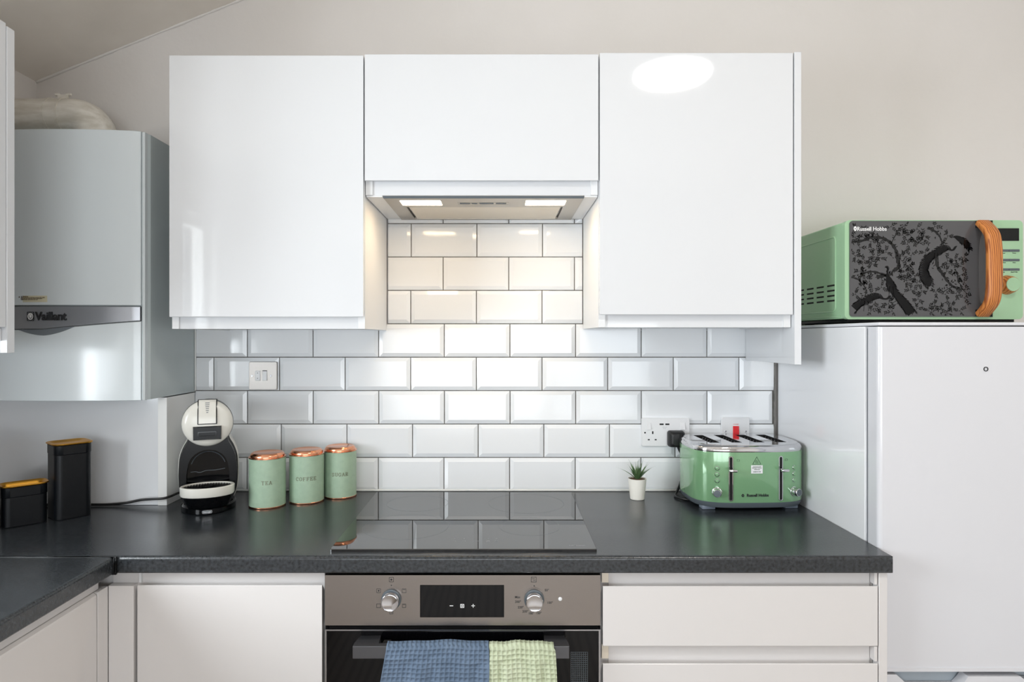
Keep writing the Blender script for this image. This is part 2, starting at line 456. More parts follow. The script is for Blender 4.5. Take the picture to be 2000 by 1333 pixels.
wall_cabinet('left white gloss wall cabinet between the boiler and the extractor', -0.8475, -0.3515, 2.0985, 1.4315, 1.4015)
wall_cabinet('short white gloss wall cabinet above the extractor hood', -0.3500, 0.2470, 2.1015, 1.7792, 1.7455)
wall_cabinet('white gloss wall cabinet right of the extractor reflecting the ceiling lamp', 0.2485, 0.7425, 2.1050, 1.4372, 1.4055)
o = rebase(MB().box(0.7445, 0.7620, -0.342, -0.014, 1.3105, 2.1065, 0.001).build('end_panel', M['gloss']))
tag(o, 'tall narrow white end panel at the right of the wall cabinets', 'panel')

lc = thing('wall_cabinet', 'white wall cabinet cut off by the left edge beside the boiler', 'cabinet', (-1.27, -0.8, 1.345))
MB().box(XL+0.002, -1.112, -0.90, -0.5615, 1.372, 2.062, 0.001).build('body', M['matt_white'], lc, True)
MB().box(XL+0.002, -1.0895, -0.5605, -0.5385, 1.345, 2.066, 0.0012).build('side_panel', M['gloss'], lc, True)
MB().box(-1.1105, -1.0910, -0.90, -0.5620, 1.402, 2.072, 0.0012).build('door', M['gloss'], lc, True)
MB().box(-1.1115, -1.1010, -0.90, -0.5620, 1.372, 1.3995, 0.0008).build('bottom_rail', M['gloss'], lc, True)

# ------------------------------------------------------------------ extractor hood
hd = thing('extractor_hood', 'built-in steel extractor hood with two lit lamps under the middle cabinet', 'extractor', (-0.05, -0.17, 1.7385))
mb = MB()
mb.prism([(-0.305, -0.322), (0.211, -0.322), (0.211, -0.016), (-0.305, -0.016)], 1.7385, 1.7450, 'xy',
         holes=[rrect(-0.2685, -0.1610, -0.292, -0.229, 0.004), rrect(0.0635, 0.1695, -0.292, -0.229, 0.004), [(-0.262, -0.208), (0.168, -0.208), (0.168, -0.030), (-0.262, -0.030)]])
mb.build('steel_frame', M['hood_steel'], hd, True, smooth=False)
MB().box(-0.305, 0.211, -0.3235, -0.3215, 1.7375, 1.7440, 0.0005).build('front_lip', M['dark_grey'], hd, True)
for xa, xb in ((-0.2680, -0.1615), (0.0640, 0.1690)):
    MB().box(xa, xb, -0.2915, -0.2295, 1.7392, 1.7425, 0.001).build('lamp', M['glow'], hd, True)
mb = MB().prism([(-0.256, -0.202), (0.162, -0.202), (0.162, -0.030), (-0.256, -0.030)], 1.7400, 1.7440, 'xy').build('grease_filter', M['filter'], hd, True, smooth=False)
MB().prism(rrect(-0.118, 0.019, -0.273, -0.243, 0.004), 1.7378, 1.7386, 'xy', holes=[rrect(-0.1165, 0.0175, -0.2715, -0.2445, 0.003)]).build('switch_surround', M['hood_steel'], hd, True)
mb = MB()
for xa, xb in ((-0.112, -0.085), (-0.080, -0.066), (-0.060, -0.022), (-0.016, 0.012)): mb.box(xa, xb, -0.262, -0.252, 1.7372, 1.7386, 0.0005)
mb.build('slide_switch', M['dark_grey'], hd, True)
for xa, xb in ((-0.3485, -0.3065), (0.2125, 0.2465)):
    MB().box(xa, xb, -0.322, -0.016, 1.7410, 1.7450, 0.0005).build('side_filler', M['matt_white'], hd, True)

# ------------------------------------------------------------------ base units
def drawer_front(c, name, x0, x1, z0, z1, mtl=None, top_lip=True):
    yb, yf = -0.5685, -0.588
    if top_lip: pr = [(yb, z0), (yf+0.0012, z0), (yf, z0+0.0012), (yf, z1-0.0012), (yf+0.0012, z1), (yf+0.005, z1-0.001), (yb, z1-0.017)]
    else: pr = [(yb, z0), (yf, z0), (yf, z1), (yb, z1)]
    return MB().loft([[(x0, a, b) for a, b in pr], [(x1, a, b) for a, b in pr]]).build(name, mtl or M['base_gloss'], c, True)

bc = thing('base_cabinet', 'off-white base cabinet with one door left of the oven', 'cabinet', (-0.6, -0.3, 0.0))
MB().box(-0.905, -0.387, -0.566, -0.02, 0.15, 0.8725).build('body', M['base_gloss'], bc, True)
drawer_front(bc, 'door', -0.7870, -0.3885, 0.155, 0.8435)
pr = [(-0.8505, -0.5665), (-0.8505, -0.586)] + [(-0.8485-0.002*cos(a), -0.586-0.002*sin(a)) for a in [pi/2*i/5 for i in range(6)]] + [(-0.7965, -0.588), (-0.7955, -0.5870), (-0.7955, -0.5665)]
MB().prism(pr, 0.155, 0.8425, 'xy').build('corner_post', M['base_gloss'], bc, True)
MB().box(-0.8505, -0.387, -0.5700, -0.5662, 0.828, 0.8728, 0.0005).build('top_rail', M['base_gloss'], bc, True)
MB().box(-0.7905, -0.7855, -0.5760, -0.5700, 0.845, 0.8728, 0.0005).build('rail_joint', M['matt_white'], bc, True)

lb = thing('base_cabinet', 'off-white base cabinet running forward under the lower left worktop', 'cabinet', (-1.15, -1.8, 0.0))
MB().box(XL+0.003, -0.876, -3.0, -0.610, 0.15, 0.8725).build('body', M['base_gloss'], lb, True)
mb = MB()
for ya, yb in ((-1.205, -0.628), (-1.805, -1.209), (-2.405, -1.809), (-2.998, -2.409)):
    pr = [(-0.8755, 0.155), (-0.8515, 0.155), (-0.8500, 0.157), (-0.8500, 0.8350), (-0.8510, 0.8385), (-0.8570, 0.8430), (-0.8600, 0.8430), (-0.8755, 0.820)]
    MB().loft([[(a, ya, b) for a, b in pr], [(a, yb, b) for a, b in pr]]).build('door', M['base_gloss'], lb, True)
MB().box(-0.8755, -0.8590, -3.0, -0.6075, 0.8435, 0.8725, 0.0005).build('top_rail', M['base_gloss'], lb, True)
MB().box(-0.8755, -0.8500, -0.6240, -0.5885, 0.155, 0.8425, 0.001).build('corner_filler', M['base_gloss'], lb, True)

dc = thing('drawer_cabinet', 'off-white drawer unit with wide handleless drawers right of the oven', 'cabinet', (0.52, -0.3, 0.0))
MB().box(0.2165, 0.8125, -0.566, -0.02, 0.15, 0.8725).build('body', M['base_gloss'], dc, True)
for za, zb in ((0.7118, 0.8415), (0.415, 0.6740), (0.155, 0.377)):
    drawer_front(dc, 'drawer_front', 0.2185, 0.8120, za, zb)
for za, zb in ((0.826, 0.8725), (0.660, 0.7105)):
    MB().box(0.2335, 0.8050, -0.5690, -0.5663, za, zb, 0.0004).build('finger_channel', M['base_gloss'], dc, True)
    MB().box(0.2180, 0.2330, -0.5740, -0.5663, za+0.018, zb, 0.0008).build('channel_end', M['filter'], dc, True)
    MB().box(0.8060, 0.8125, -0.5860, -0.5663, za+0.018, zb, 0.0008).build('channel_end', M['base_gloss'], dc, True)
o = rebase(MB().box(0.8145, 0.8325, -0.589, -0.003, 0.0, 0.8725, 0.001).build('end_panel', M['base_gloss']))
tag(o, 'narrow off-white end panel between the drawers and the fridge', 'panel')
o = rebase(MB().box(-0.905, 0.814, -0.54, -0.522, 0.0, 0.149, 0.001).build('plinth', M['base_gloss']))
tag(o, 'off-white plinth along the floor under the base units', 'plinth')

# ------------------------------------------------------------------ hob
hb = thing('induction_hob', 'black glass induction hob set flat in the worktop mirroring the tiles', 'hob', (-0.084, -0.31, 0.9102))
HX0, HX1, HY0, HY1, HZ = -0.3765, 0.2085, -0.5690, -0.050, 0.9160
mb = MB()
lo = rrect(HX0, HX1, HY0, HY1, 0.003, 3); hi = rrect(HX0+0.0012, HX1-0.0012, HY0+0.0012, HY1-0.0012, 0.003, 3)
mb.loft([[(a, b, 0.9102) for a, b in lo], [(a, b, HZ-0.0012) for a, b in lo], [(a, b, HZ) for a, b in hi]])
mb.build('glass_top', M['hob_glass'], hb, True, smooth=False)
flat = T(0, 0, HZ+0.00015)
mb = MB()
mb.text('LAMONA', 0.0085, T(0.168, -0.546, HZ+0.0002), 0.0001, bold=0.0001)
mb.build('lettering', M['grey_ink'], hb, True, smooth=False)
mb = MB()
for px in (-0.108, -0.086, -0.031, -0.012):
    mb.prism(circ(px, -0.515, 0.004, 16), HZ+0.00005, HZ+0.0002, 'xy', holes=[circ(px, -0.515, 0.0032, 16)])
    mb.prism([(px-0.002, -0.498), (px+0.002, -0.498), (px, -0.494)], HZ+0.00005, HZ+0.0002, 'xy')
mb.box(-0.066, -0.052, -0.5155, -0.5145, HZ+0.00005, HZ+0.0002)
mb.build('touch_symbols', M['grey_ink'], hb, True, smooth=False)
mb = MB()
for cx, cy, r in ((-0.235, -0.18, 0.085), (0.068, -0.18, 0.105), (-0.235, -0.40, 0.105), (0.068, -0.40, 0.075)):
    mb.prism(circ(cx, cy, r, 64), HZ+0.00003, HZ+0.0001, 'xy', holes=[circ(cx, cy, r-0.0008, 64)])
mb.build('cooking_zone', M['dark_grey'], hb, True, smooth=False)

# ------------------------------------------------------------------ oven
ov = thing('oven', 'built-in electric oven with steel control panel and black glass door', 'oven', (-0.084, -0.3, 0.27))
OX0, OX1 = -0.3820, 0.2130
MB().box(OX0+0.004, OX1-0.002, -0.566, -0.06, 0.27, 0.862).build('body', M['void'], ov, True, smooth=False)
mb = MB()
mb.prism([(OX0, 0.7570), (OX1, 0.7570), (OX1, 0.8655), (OX0, 0.8655)], -0.588, -0.567, 'xz', holes=[rrect(-0.1765, 0.0050, 0.7745, 0.8445, 0.001, 2)])
cp = mb.build('control_panel', M['steel'], ov, True, smooth=False)
dsp = MB().box(-0.1760, 0.0045, -0.5874, -0.567, 0.7750, 0.8440, 0.0005).build('display', M['black_glass'], cp, True)
mb = MB()
Yd = -0.5877
mb.box(-0.1125, -0.1050, Yd-0.0002, Yd+0.0002, 0.7985, 0.8000)
mb.prism(rrect(-0.0895, -0.0812, 0.7950, 0.8030, 0.0005, 2), Yd-0.0002, Yd+0.0002, 'xz', holes=[rrect(-0.0882, -0.0825, 0.7963, 0.8017, 0.0003, 2)])
mb.box(-0.0868, -0.0839, Yd-0.0002, Yd+0.0002, 0.7978, 0.8002)
mb.box(-0.0655, -0.0580, Yd-0.0002, Yd+0.0002, 0.7985, 0.8000).box(-0.0625, -0.0610, Yd-0.0002, Yd+0.0002, 0.7955, 0.8030)
mb.build('display_symbols', M['white_ink'], cp, True, smooth=False)
def oven_knob(kx, kz):
    mb = MB()
    mb.lathe([(0.0215, -0.5882), (0.0215, -0.5920), (0.0195, -0.5925)], 40, (kx, kz), 'y')
    b = mb.build('knob_collar', M['dark_grey'], cp, True)
    mb = MB()
    mb.lathe([(0.0188, -0.5922), (0.0188, -0.6085), (0.0180, -0.6100), (0.0172, -0.6102), (0.0166, -0.6092), (0.0, -0.6060)], 40, (kx, kz), 'y')
    return mb.build('knob', M['chrome'], cp, True, angle=20)
oven_knob(-0.2385, 0.8135); oven_knob(0.0700, 0.8130)
YS = -0.5882
def symbol(x, z, s=0.0105, inner=0):
    mb = MB()
    mb.prism([(x-s/2, z-s/2), (x+s/2, z-s/2), (x+s/2, z+s/2), (x-s/2, z+s/2)], YS-0.0001, YS+0.0003, 'xz', holes=[[(x-s/2+0.0008, z-s/2+0.0008), (x+s/2-0.0008, z-s/2+0.0008), (x+s/2-0.0008, z+s/2-0.0008), (x-s/2+0.0008, z+s/2-0.0008)]])
    if inner == 1: mb.prism(circ(x, z, s*0.2, 10), YS-0.0001, YS+0.0003, 'xz')
    if inner == 2: mb.box(x-s*0.3, x+s*0.3, YS-0.0001, YS+0.0003, z+s*0.22, z+s*0.30)
    if inner == 3:
        mb.box(x-s*0.35, x+s*0.2, YS-0.0001, YS+0.0003, z+s*0.15, z+s*0.22); mb.box(x-s*0.1, x+s*0.3, YS-0.0001, YS+0.0003, z-s*0.15, z-s*0.08)
    mb.build('dial_symbol', M['ink'], cp, True, smooth=False)
kx, kz = -0.2385, 0.8125
symbol(kx, kz+0.0435, 0.010, 1); symbol(kx-0.0275, kz+0.0195, 0.009, 1); symbol(kx+0.0275, kz+0.0195, 0.009, 2)
symbol(kx-0.0275, kz-0.0130, 0.009, 0); symbol(kx+0.0275, kz-0.0130, 0.008, 2); symbol(kx, kz-0.0270, 0.008, 3)
kx = 0.0700
symbol(kx-0.001, kz+0.0435, 0.0115, 3)
for (dx, dz) in ((-0.3085, 0.031), (0.0, 0.030)): MB().prism(circ(kx+dx, kz+dz, 0.0013, 10), YS-0.0001, YS+0.0003, 'xz').build('pointer_dot', M['ink'], cp, True, smooth=False)
for s, dx, dz in (('Max', -0.036, 0.0055), ('200°', -0.035, -0.0045), ('220°', -0.0290, -0.0165), ('200°', -0.0190, -0.0255), ('180°', -0.0060, -0.0295), ('150°', 0.0095, -0.0290), ('50°', 0.0275, 0.0205), ('100°', 0.0340, -0.0065)):
    MB().text(s, 0.0068, T(kx+dx, YS-0.0001, kz+dz) @ FRONT, 0.00015, bold=0.00008).build('dial_number', M['ink'], cp, True, smooth=False)
MB().lathe([(0.0042, -0.5882), (0.0042, -0.5892), (0.0025, -0.5902), (0.0, -0.5906)], 16, (0.1262, 0.8145), 'y').build('indicator_lamp', M['plate'], cp, True)
od = MB().box(OX0+0.004, OX1-0.004, -0.5875, -0.567, 0.2745, 0.7445, 0.001).build('door', M['black_glass'], ov, True)
mb = MB()
mb.prism([(OX0, 0.270), (OX1, 0.270), (OX1, 0.7480), (OX0, 0.7480)], -0.5880, -0.567, 'xz', holes=[[(OX0+0.0035, 0.274), (OX1-0.0035, 0.274), (OX1-0.0035, 0.7453), (OX0+0.0035, 0.7453)]])
mb.build('door_edge_trim', M['satin'], od, True, smooth=False)
mb = MB()
mb.box(-0.311, 0.141, -0.6370, -0.6220, 0.7090, 0.7355, 0.0012)
for sx in (-1, 1):
    c = -0.085 + sx*0.226
    a, b = (c, c+0.052) if sx < 0 else (c-0.052, c)
    a2, b2 = (a+0.006, b-0.002) if sx < 0 else (a+0.002, b-0.006)
    mb.loft([[(a, -0.6222, 0.711), (b, -0.6222, 0.711), (b, -0.6222, 0.7350), (a, -0.6222, 0.7350)],
             [(a2, -0.5880, 0.714), (b2, -0.5880, 0.714), (b2, -0.5880, 0.7350), (a2, -0.5880, 0.7350)]])
mb.build('handle', mat('dark_steel_handle', lin(105, 106, 110), 0.3, metal=0.9), od, True, smooth=False)
mb = MB()
for i in range(9):
    for k in range(8):
        mb.box(0.149+i*0.0045, 0.1500+i*0.0045, -0.58785, -0.5876, 0.55, 0.700)
        break
for k in range(34): mb.box(0.149, 0.186, -0.58785, -0.5876, 0.55+k*0.0045, 0.551+k*0.0045)
mb.build('mesh_print', M['dark_grey'], od, True, smooth=False)

# ------------------------------------------------------------------ towels
def towel(label, x0, x1, mtl, front_len, back_len, thick, seed, cell=0.0095, flare=0.0):
    rnd = random.Random(seed)
    y_f, y_b, zt = -0.6400-thick*0, -0.6185+0.001, 0.7375+thick
    path = []
    n_f = int(front_len/0.0014); n_b = int(back_len/0.005)
    for i in range(n_b): path.append((y_b, zt-0.004-back_len*(1-i/n_b)))
    for i in range(13):
        a = pi*i/12
        cy, rr = (y_f+y_b)/2, (y_b-y_f)/2
        path.append((cy+rr*cos(a), zt-0.004+0.004*sin(a)))
    for i in range(1, n_f+1): path.append((y_f, zt-0.004-front_len*i/n_f))
    nx = int((x1-x0)/0.0014)
    bm = bmesh.new(); grid = []
    ph = [rnd.uniform(0, 6) for _ in range(6)]
    L = 0
    for r, (y, z) in enumerate(path):
        if r: L += math.dist(path[r], path[r-1])
        row = []
        for i in range(nx+1):
            u = i/nx; x = x0 + (x1-x0)*u
            front = r > n_b+12
            drop = max(0, 0.7375 - z)
            bx_ = abs(sin(pi*x/cell)); bz = abs(sin(pi*L/cell))
            w = 0.0030*max(abs(cos(pi*x/cell)), abs(cos(pi*L/cell)))**5
            fold = 0.0035*sin(9*u+ph[0]+6*drop)*min(1, drop/0.05) + 0.0025*sin(21*u+ph[1])*min(1, drop/0.08)
            fold += 0.0022*math.exp(-((drop-0.022-0.012*u*sin(ph[2]))/0.006)**2)
            sag = 0.0016*sin(7*u+ph[3]) + 0.0008*sin(17*u+ph[4])
            s_ = -1 if front else 1
            if n_b <= r <= n_b+12: row.append(bm.verts.new((x, y, z+sag+w)))
            else:
                xx = x + flare*(u-1 if flare > 0.15 else u)*drop + 0.002*sin(30*drop+ph[5])*(1 if u in (0, 1) else 0)
                row.append(bm.verts.new((xx, y + (s_*(w+0.0042)+(-abs(fold) if front else abs(fold)*0.3)), z+sag*max(0, 1-drop/0.1))))
        grid.append(row)
    for a, b in zip(grid, grid[1:]):
        for i in range(nx): bm.faces.new((a[i], a[i+1], b[i+1], b[i]))
    bmesh.ops.solidify(bm, geom=list(bm.faces), thickness=0.0012)
    mb = MB(); mb.bm.free(); mb.bm = bm
    o = mb.build('tea_towel', mtl, angle=80)
    tag(o, label, 'towel', 'tea towels hung on the oven handle')
    return rebase(o)
towel('blue waffle-weave tea towel hanging over the oven handle', -0.2400, -0.0275, M['cloth_blue'], 0.33, 0.24, 0.0015, 3, flare=0.18)
towel('pale green waffle-weave tea towel hanging over the oven handle', -0.0265, 0.1085, M['cloth_green'], 0.31, 0.22, 0.0012, 8, flare=0.10)

# ------------------------------------------------------------------ boiler
BZ0, BZ1, BXL, BXR = 1.2145, 1.9225, -1.377, -0.9375
bo = thing('boiler', 'white wall-hung gas boiler with a silver control band at the left', 'boiler', (-1.157, -0.15, BZ0))
def yf(x): return -0.284 - 0.020*(1-((x+1.157)/0.22)**2)
def bprof(x0, x1, yb, off, r=0.012, n=20):
    pts = [(x0, yb)]
    xs = [x0 + (x1-x0)*i/n for i in range(n+1)]
    front = [(x, yf(x)+off) for x in xs]
    front[0] = (x0, yf(x0)+off+r); front[-1] = (x1, yf(x1)+off+r)
    front.insert(1, (x0+r*0.3, yf(x0)+off+r*0.3)); front.insert(-1, (x1-r*0.3, yf(x1)+off+r*0.3))
    front[2] = (x0+r, yf(x0+r)+off) if False else front[2]
    return pts + front + [(x1, yb)]
pr = bprof(BXL, BXR, -0.012, 0.012)
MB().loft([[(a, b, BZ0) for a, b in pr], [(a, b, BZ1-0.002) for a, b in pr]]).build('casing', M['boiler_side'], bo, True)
def slab(name, x0, x1, zb, zt, off, th, mtl, par=bo, n=40):
    mb = MB()
    fr, bk = [], []
    rows = []
    for i in range(n+1):
        x = x0+(x1-x0)*i/n
        y = yf(x)+off
        e = min(i, n-i)/n*(x1-x0)
        r = 0.004
        y2 = y + (max(0, 1-e/r)*0.003)
        b, t = zb(x), zt(x)
        rows.append([(x, y2+th, b), (x, y2+0.0015, b), (x, y2, b+0.0015), (x, y2, t-0.0015), (x, y2+0.0015, t), (x, y2+th, t)])
    mb.loft(rows, True, True, True)
    return mb.build(name, mtl, par, True)
def band_low(x):       # lower edge of the control band: deepest around the finger scoop
    t = (x+1.19)/0.24
    return 1.400 + 0.0225*max(0.0, min(1.0, t))**0.9*(1.0) if t > 0 else 1.400
SX0, SX1 = BXL+0.012, -0.9520
slab('front_cover', SX0-0.010, SX1+0.002, lambda x: 1.4635, lambda x: BZ1, -0.002, 0.014, M['boiler'])
bd = slab('control_band', SX0-0.008, SX1, lambda x: band_low(x)+0.001, lambda x: 1.4612, -0.001, 0.010, M['band'])
slab('lower_flap', SX0-0.010, SX1+0.002, lambda x: BZ0-0.001, lambda x: band_low(x)-0.0008, -0.002, 0.014, M['boiler'])
slab('corner_post', SX1+0.0035, BXR-0.0035, lambda x: BZ0-0.001, lambda x: BZ1-0.001, 0.0005, 0.012, M['boiler'], n=8)
# finger scoop under the band
def scoop_low(x):
    t = (x+1.185)/0.075
    return band_low(x) - 0.0155*max(0, 1-t*t)
xs = [-1.258+0.147*i/24 for i in range(25)]
mb = MB()
poly_t = [(x, band_low(x)+0.0005) for x in xs]; poly_b = [(x, scoop_low(x)) for x in xs]
rows = []
for i, x in enumerate(xs):
    y = yf(x)-0.0026
    rows.append([(x, y+0.001, poly_b[i][1]-0.0002), (x, y, poly_b[i][1]), (x, y, poly_t[i][1]), (x, y+0.001, poly_t[i][1])])
mb.loft(rows, True, True, True).build('finger_recess', M['band_dark'], bo, True)
# lettering: each character sits on the curved band
mb = MB()
tx = -1.1720
m4 = T(tx, yf(tx)-0.0022, 1.4340) @ Matrix.Rotation(math.atan(-(yf(tx+0.01)-yf(tx-0.01))/0.02)*-1, 4, 'Z') @ FRONT
mb.text('Vaillant', 0.0300, m4, 0.0006, bold=0.0009, xs=0.92)
mb.build('lettering', M['ink'], bd, True, smooth=False)
ex = -1.2265
me_ = T(ex, yf(ex)-0.0016, 1.4345) @ Matrix.Rotation(math.atan((yf(ex+0.01)-yf(ex-0.01))/0.02), 4, 'Z')
mb = MB().at(me_)
ring(mb, rrect(-0.0095, 0.0095, -0.0120, 0.0120, 0.003, 3), rrect(-0.0085, 0.0085, -0.0108, 0.0108, 0.003, 3), -0.0006, 0.0004)
ring(mb, circ(0, 0, 0.0090, 28, ry=0.0105), circ(0, 0, 0.0078, 28, ry=0.0093), -0.0006, 0.0004)
mb.build('emblem', M['ink'], bd, True, smooth=False)
mb = MB().at(me_)
ring(mb, circ(0, 0, 0.0076, 28, ry=0.0090), circ(0, 0, 0.0060, 28, ry=0.0072), -0.0009, 0.0003)
for sx in (-1, 1):
    mb.prism([(sx*0.0005, 0.0005), (sx*0.0012, 0.0075), (sx*0.0032, 0.0070), (sx*0.0026, 0.0005)], -0.0009, 0.0003, 'xz')
mb.prism(circ(0, -0.0010, 0.0026, 14), -0.0009, 0.0003, 'xz')
mb.build('emblem_rabbit', M['white_ink'], bd, True, smooth=False)
mb = MB(); sx0, sx1 = -1.264, -1.168
slab('warning_sticker', sx0+0.003, sx1, lambda x: 1.4705, lambda x: 1.4895, -0.0024, 0.0006, M['sticker'], n=6)
mb = MB()
for k, (s, zz) in enumerate((('ATTENTION', 1.4862), ('Allow clearance at all times around this boiler', 1.4836), ('Keep the air vents free from obstruction', 1.4808), ('Refer to the instructions for use', 1.4780))):
    x = sx0+0.012
    a = math.atan((yf(-1.215)-yf(-1.235))/0.02)
    mb.text(s, 0.0035, T(x, yf(x)-0.0030, zz) @ Matrix.Rotation(a, 4, 'Z') @ FRONT, 0.0001, align='LEFT', bold=0.00006)
mb.prism([(sx0+0.0052, 1.4835), (sx0+0.0095, 1.4835), (sx0+0.0073, 1.4872)], yf(sx0+0.007)-0.0030, yf(sx0+0.007)-0.0024, 'xz')
mb.build('sticker_text', mat('brown_print', lin(96, 70, 45), 0.6), bo, True, smooth=False)

# flue
fl = thing('flue_pipe', 'aged white plastic flue pipe bending down into the boiler top', 'pipe', (-1.16, -0.13, 1.921))
FY, FZ, FXV = -0.130, 2.0135, -1.157
pts = [(XL+0.001, FY, FZ), (-1.36, FY, FZ), (-1.30, FY, FZ), (-1.245, FY, FZ)]
R = 0.072
pts += [(FXV-R+R*sin(a), FY, FZ-R+R*cos(a)) for a in [pi/2*i/10 for i in range(11)]] + [(FXV, FY, 1.921)]
MB().tube(pts, 0.050, 32).build('pipe', M['flue'], fl, True)
for xa in (-1.288, -1.252):
    MB().tube([(xa, FY, FZ), (xa+0.006, FY, FZ)], 0.0525, 32).build('clamp_band', M['flue'], fl, True)
MB().tube([(-1.282, FY, FZ), (-1.252, FY, FZ)], 0.0512, 32).build('sleeve', M['flue'], fl, True)
mb = MB()
mb.box(-1.268, -1.238, FY-0.014, FY-0.006, FZ+0.048, FZ+0.060, 0.002)
mb.box(-1.276, -1.262, FY-0.013, FY-0.007, FZ+0.057, FZ+0.064, 0.001).box(-1.244, -1.230, FY-0.013, FY-0.007, FZ+0.057, FZ+0.064, 0.001)
mb.build('clamp_clip', M['flue'], fl, True)

# ------------------------------------------------------------------ coffee machine
cmc = thing('coffee_machine', 'black and cream capsule coffee machine standing left of the green canisters', 'coffee machine', (-0.813, -0.192, 0.9102), radians(22))
mb = MB()
def ellip(rx, ry, cy, z, n=40): return [(rx*cos(2*pi*i/n), cy+ry*sin(2*pi*i/n), z) for i in range(n)]
mb.loft([ellip(0.066, 0.092, 0.0, 0.0), ellip(0.070, 0.097, 0, 0.003), ellip(0.070, 0.097, 0, 0.015), ellip(0.066, 0.092, 0, 0.020)])
mb.build('base', M['black_gloss'], cmc)
# body outline (x half-width by height), widest in the middle and pinched under the head
prof = [(0.050, 0.012), (0.064, 0.024), (0.0735, 0.050), (0.0765, 0.085), (0.0768, 0.115), (0.0740, 0.145), (0.0655, 0.170), (0.0560, 0.187), (0.0520, 0.200), (0.0480, 0.225)]
pp = bez([(a, b, 0) for a, b in prof], 4)
outl = [(p.x, p.y) for p in pp]; outl = outl + [(-a, b) for a, b in reversed(outl)]
def scaled(k, dz=0.0): return [(a*k, (b-0.11)*(0.5+0.5*k)+0.11+dz) for a, b in outl]
MB().loft([[(a, y, b) for a, b in scaled(k)] for y, k in ((-0.0035, 0.985), (0.000, 1.0), (0.060, 1.0), (0.078, 0.96), (0.088, 0.86))]).build('shell', M['cream'], cmc)
MB().loft([[(a, y, b) for a, b in scaled(k)] for y, k in ((-0.0240, 0.90), (-0.020, 0.94), (-0.0045, 0.968), (-0.0038, 0.975))]).build('body', M['black'], cmc)
cav = [(0.050*cos(a), 0.118+0.048*sin(a)) for a in [pi*i/16 for i in range(17)]]
cav = [(0.053, 0.03), (0.053, 0.10)] + cav[1:-1] + [(-0.053, 0.10), (-0.053, 0.03)]
outr = scaled(0.93)
mb = MB()
mb.prism(outr, -0.0520, -0.0245, 'xz', holes=[cav])
mb.build('front_frame', M['black'], cmc)
mb = MB().prism([(a*0.998, b) for a, b in cav], -0.0300, -0.0246, 'xz').build('brewing_recess', M['black_gloss'], cmc)
mb = MB()
mb.tube([(0.044*cos(a), -0.0306, 0.112+0.046*sin(a)) for a in [radians(18)+radians(144)*i/18 for i in range(19)]], 0.0011, 6)
mb.tube(bez([(-0.044, -0.0308, 0.104), (-0.032, -0.0308, 0.105), (-0.021, -0.0308, 0.102), (-0.005, -0.0308, 0.106), (0.018, -0.0308, 0.106), (0.042, -0.0308, 0.109)], 4), 0.0009, 6)
mb.build('recess_rib', M['dark_grey'], cmc)
# head: a round drum facing forward
def disc(r, y, cz=0.2410, n=56): return [(r*cos(2*pi*i/n), y, cz+r*0.985*sin(2*pi*i/n)) for i in range(n)]
MB().loft([disc(0.045, 0.062), disc(0.052, 0.050), disc(0.0590, 0.010), disc(0.0638, -0.060), disc(0.0640, -0.0680), disc(0.0632, -0.0705)]).build('head_ring', M['black'], cmc)
MB().loft([disc(0.0630, -0.0706), disc(0.0628, -0.0745), disc(0.0600, -0.0795), disc(0.050, -0.0850), disc(0.030, -0.0885), disc(0.008, -0.0895)], False, True).build('head_cover', M['cream'], cmc)
mb = MB()
for i in range(9):
    pass
def lev(w, y0_, y1_, mtl, name, z0_, z1_):
    rows = []
    for i in range(15):
        z = z0_ + (z1_-z0_)*i/14
        t = (z-0.241)/0.0645
        y = -0.0895 + 0.016*max(0, t)**2.2
        if t > 0.93: y += (t-0.93)*0.12
        rows.append([(-w, y+y0_, z), (-w, y+y1_+0.0012, z), (-w+0.0012, y+y1_, z), (w-0.0012, y+y1_, z), (w, y+y1_+0.0012, z), (w, y+y0_, z)])
    MB().loft(rows).build(name, mtl, cmc)
lev(0.0238, 0.012, -0.0025, M['black'], 'lever_gap', 0.2395, 0.3035)
lev(0.0212, 0.012, -0.0060, M['cream'], 'lever', 0.2420, 0.3030)
mb = MB()
for k, w in enumerate((0.0055, 0.0052, 0.0045, 0.0038, 0.0036, 0.0024)):
    z = 0.2955-k*0.0049
    t = (z-0.241)/0.0645; y = -0.0895+0.016*t**2.2-0.0063
    mb.box(-w, w, y-0.0003, y+0.0006, z-0.0009, z+0.0009)
mb.build('strength_markings', M['dark_grey'], cmc, smooth=False)
mb = MB()
mb.loft([[(-0.0330, -0.060, 0.1960), (0.0330, -0.060, 0.1960), (0.0330, -0.060, 0.2355), (-0.0330, -0.060, 0.2355)],
         [(-0.0340, -0.0920, 0.1985), (0.0340, -0.0920, 0.1985), (0.0345, -0.0925, 0.2340), (-0.0345, -0.0925, 0.2340)],
         [(-0.0325, -0.0965, 0.2005), (0.0325, -0.0965, 0.2005), (0.0330, -0.0965, 0.2325), (-0.0330, -0.0965, 0.2325)]])
mb.build('capsule_holder', M['black'], cmc)
MB().prism(rrect(-0.0225, 0.0225, 0.2080, 0.2220, 0.002, 3), -0.1005, -0.0960, 'xz', holes=[rrect(-0.0200, 0.0200, 0.2080+0.002, 0.2190, 0.001, 3)]).build('holder_grip', M['black_gloss'], cmc)
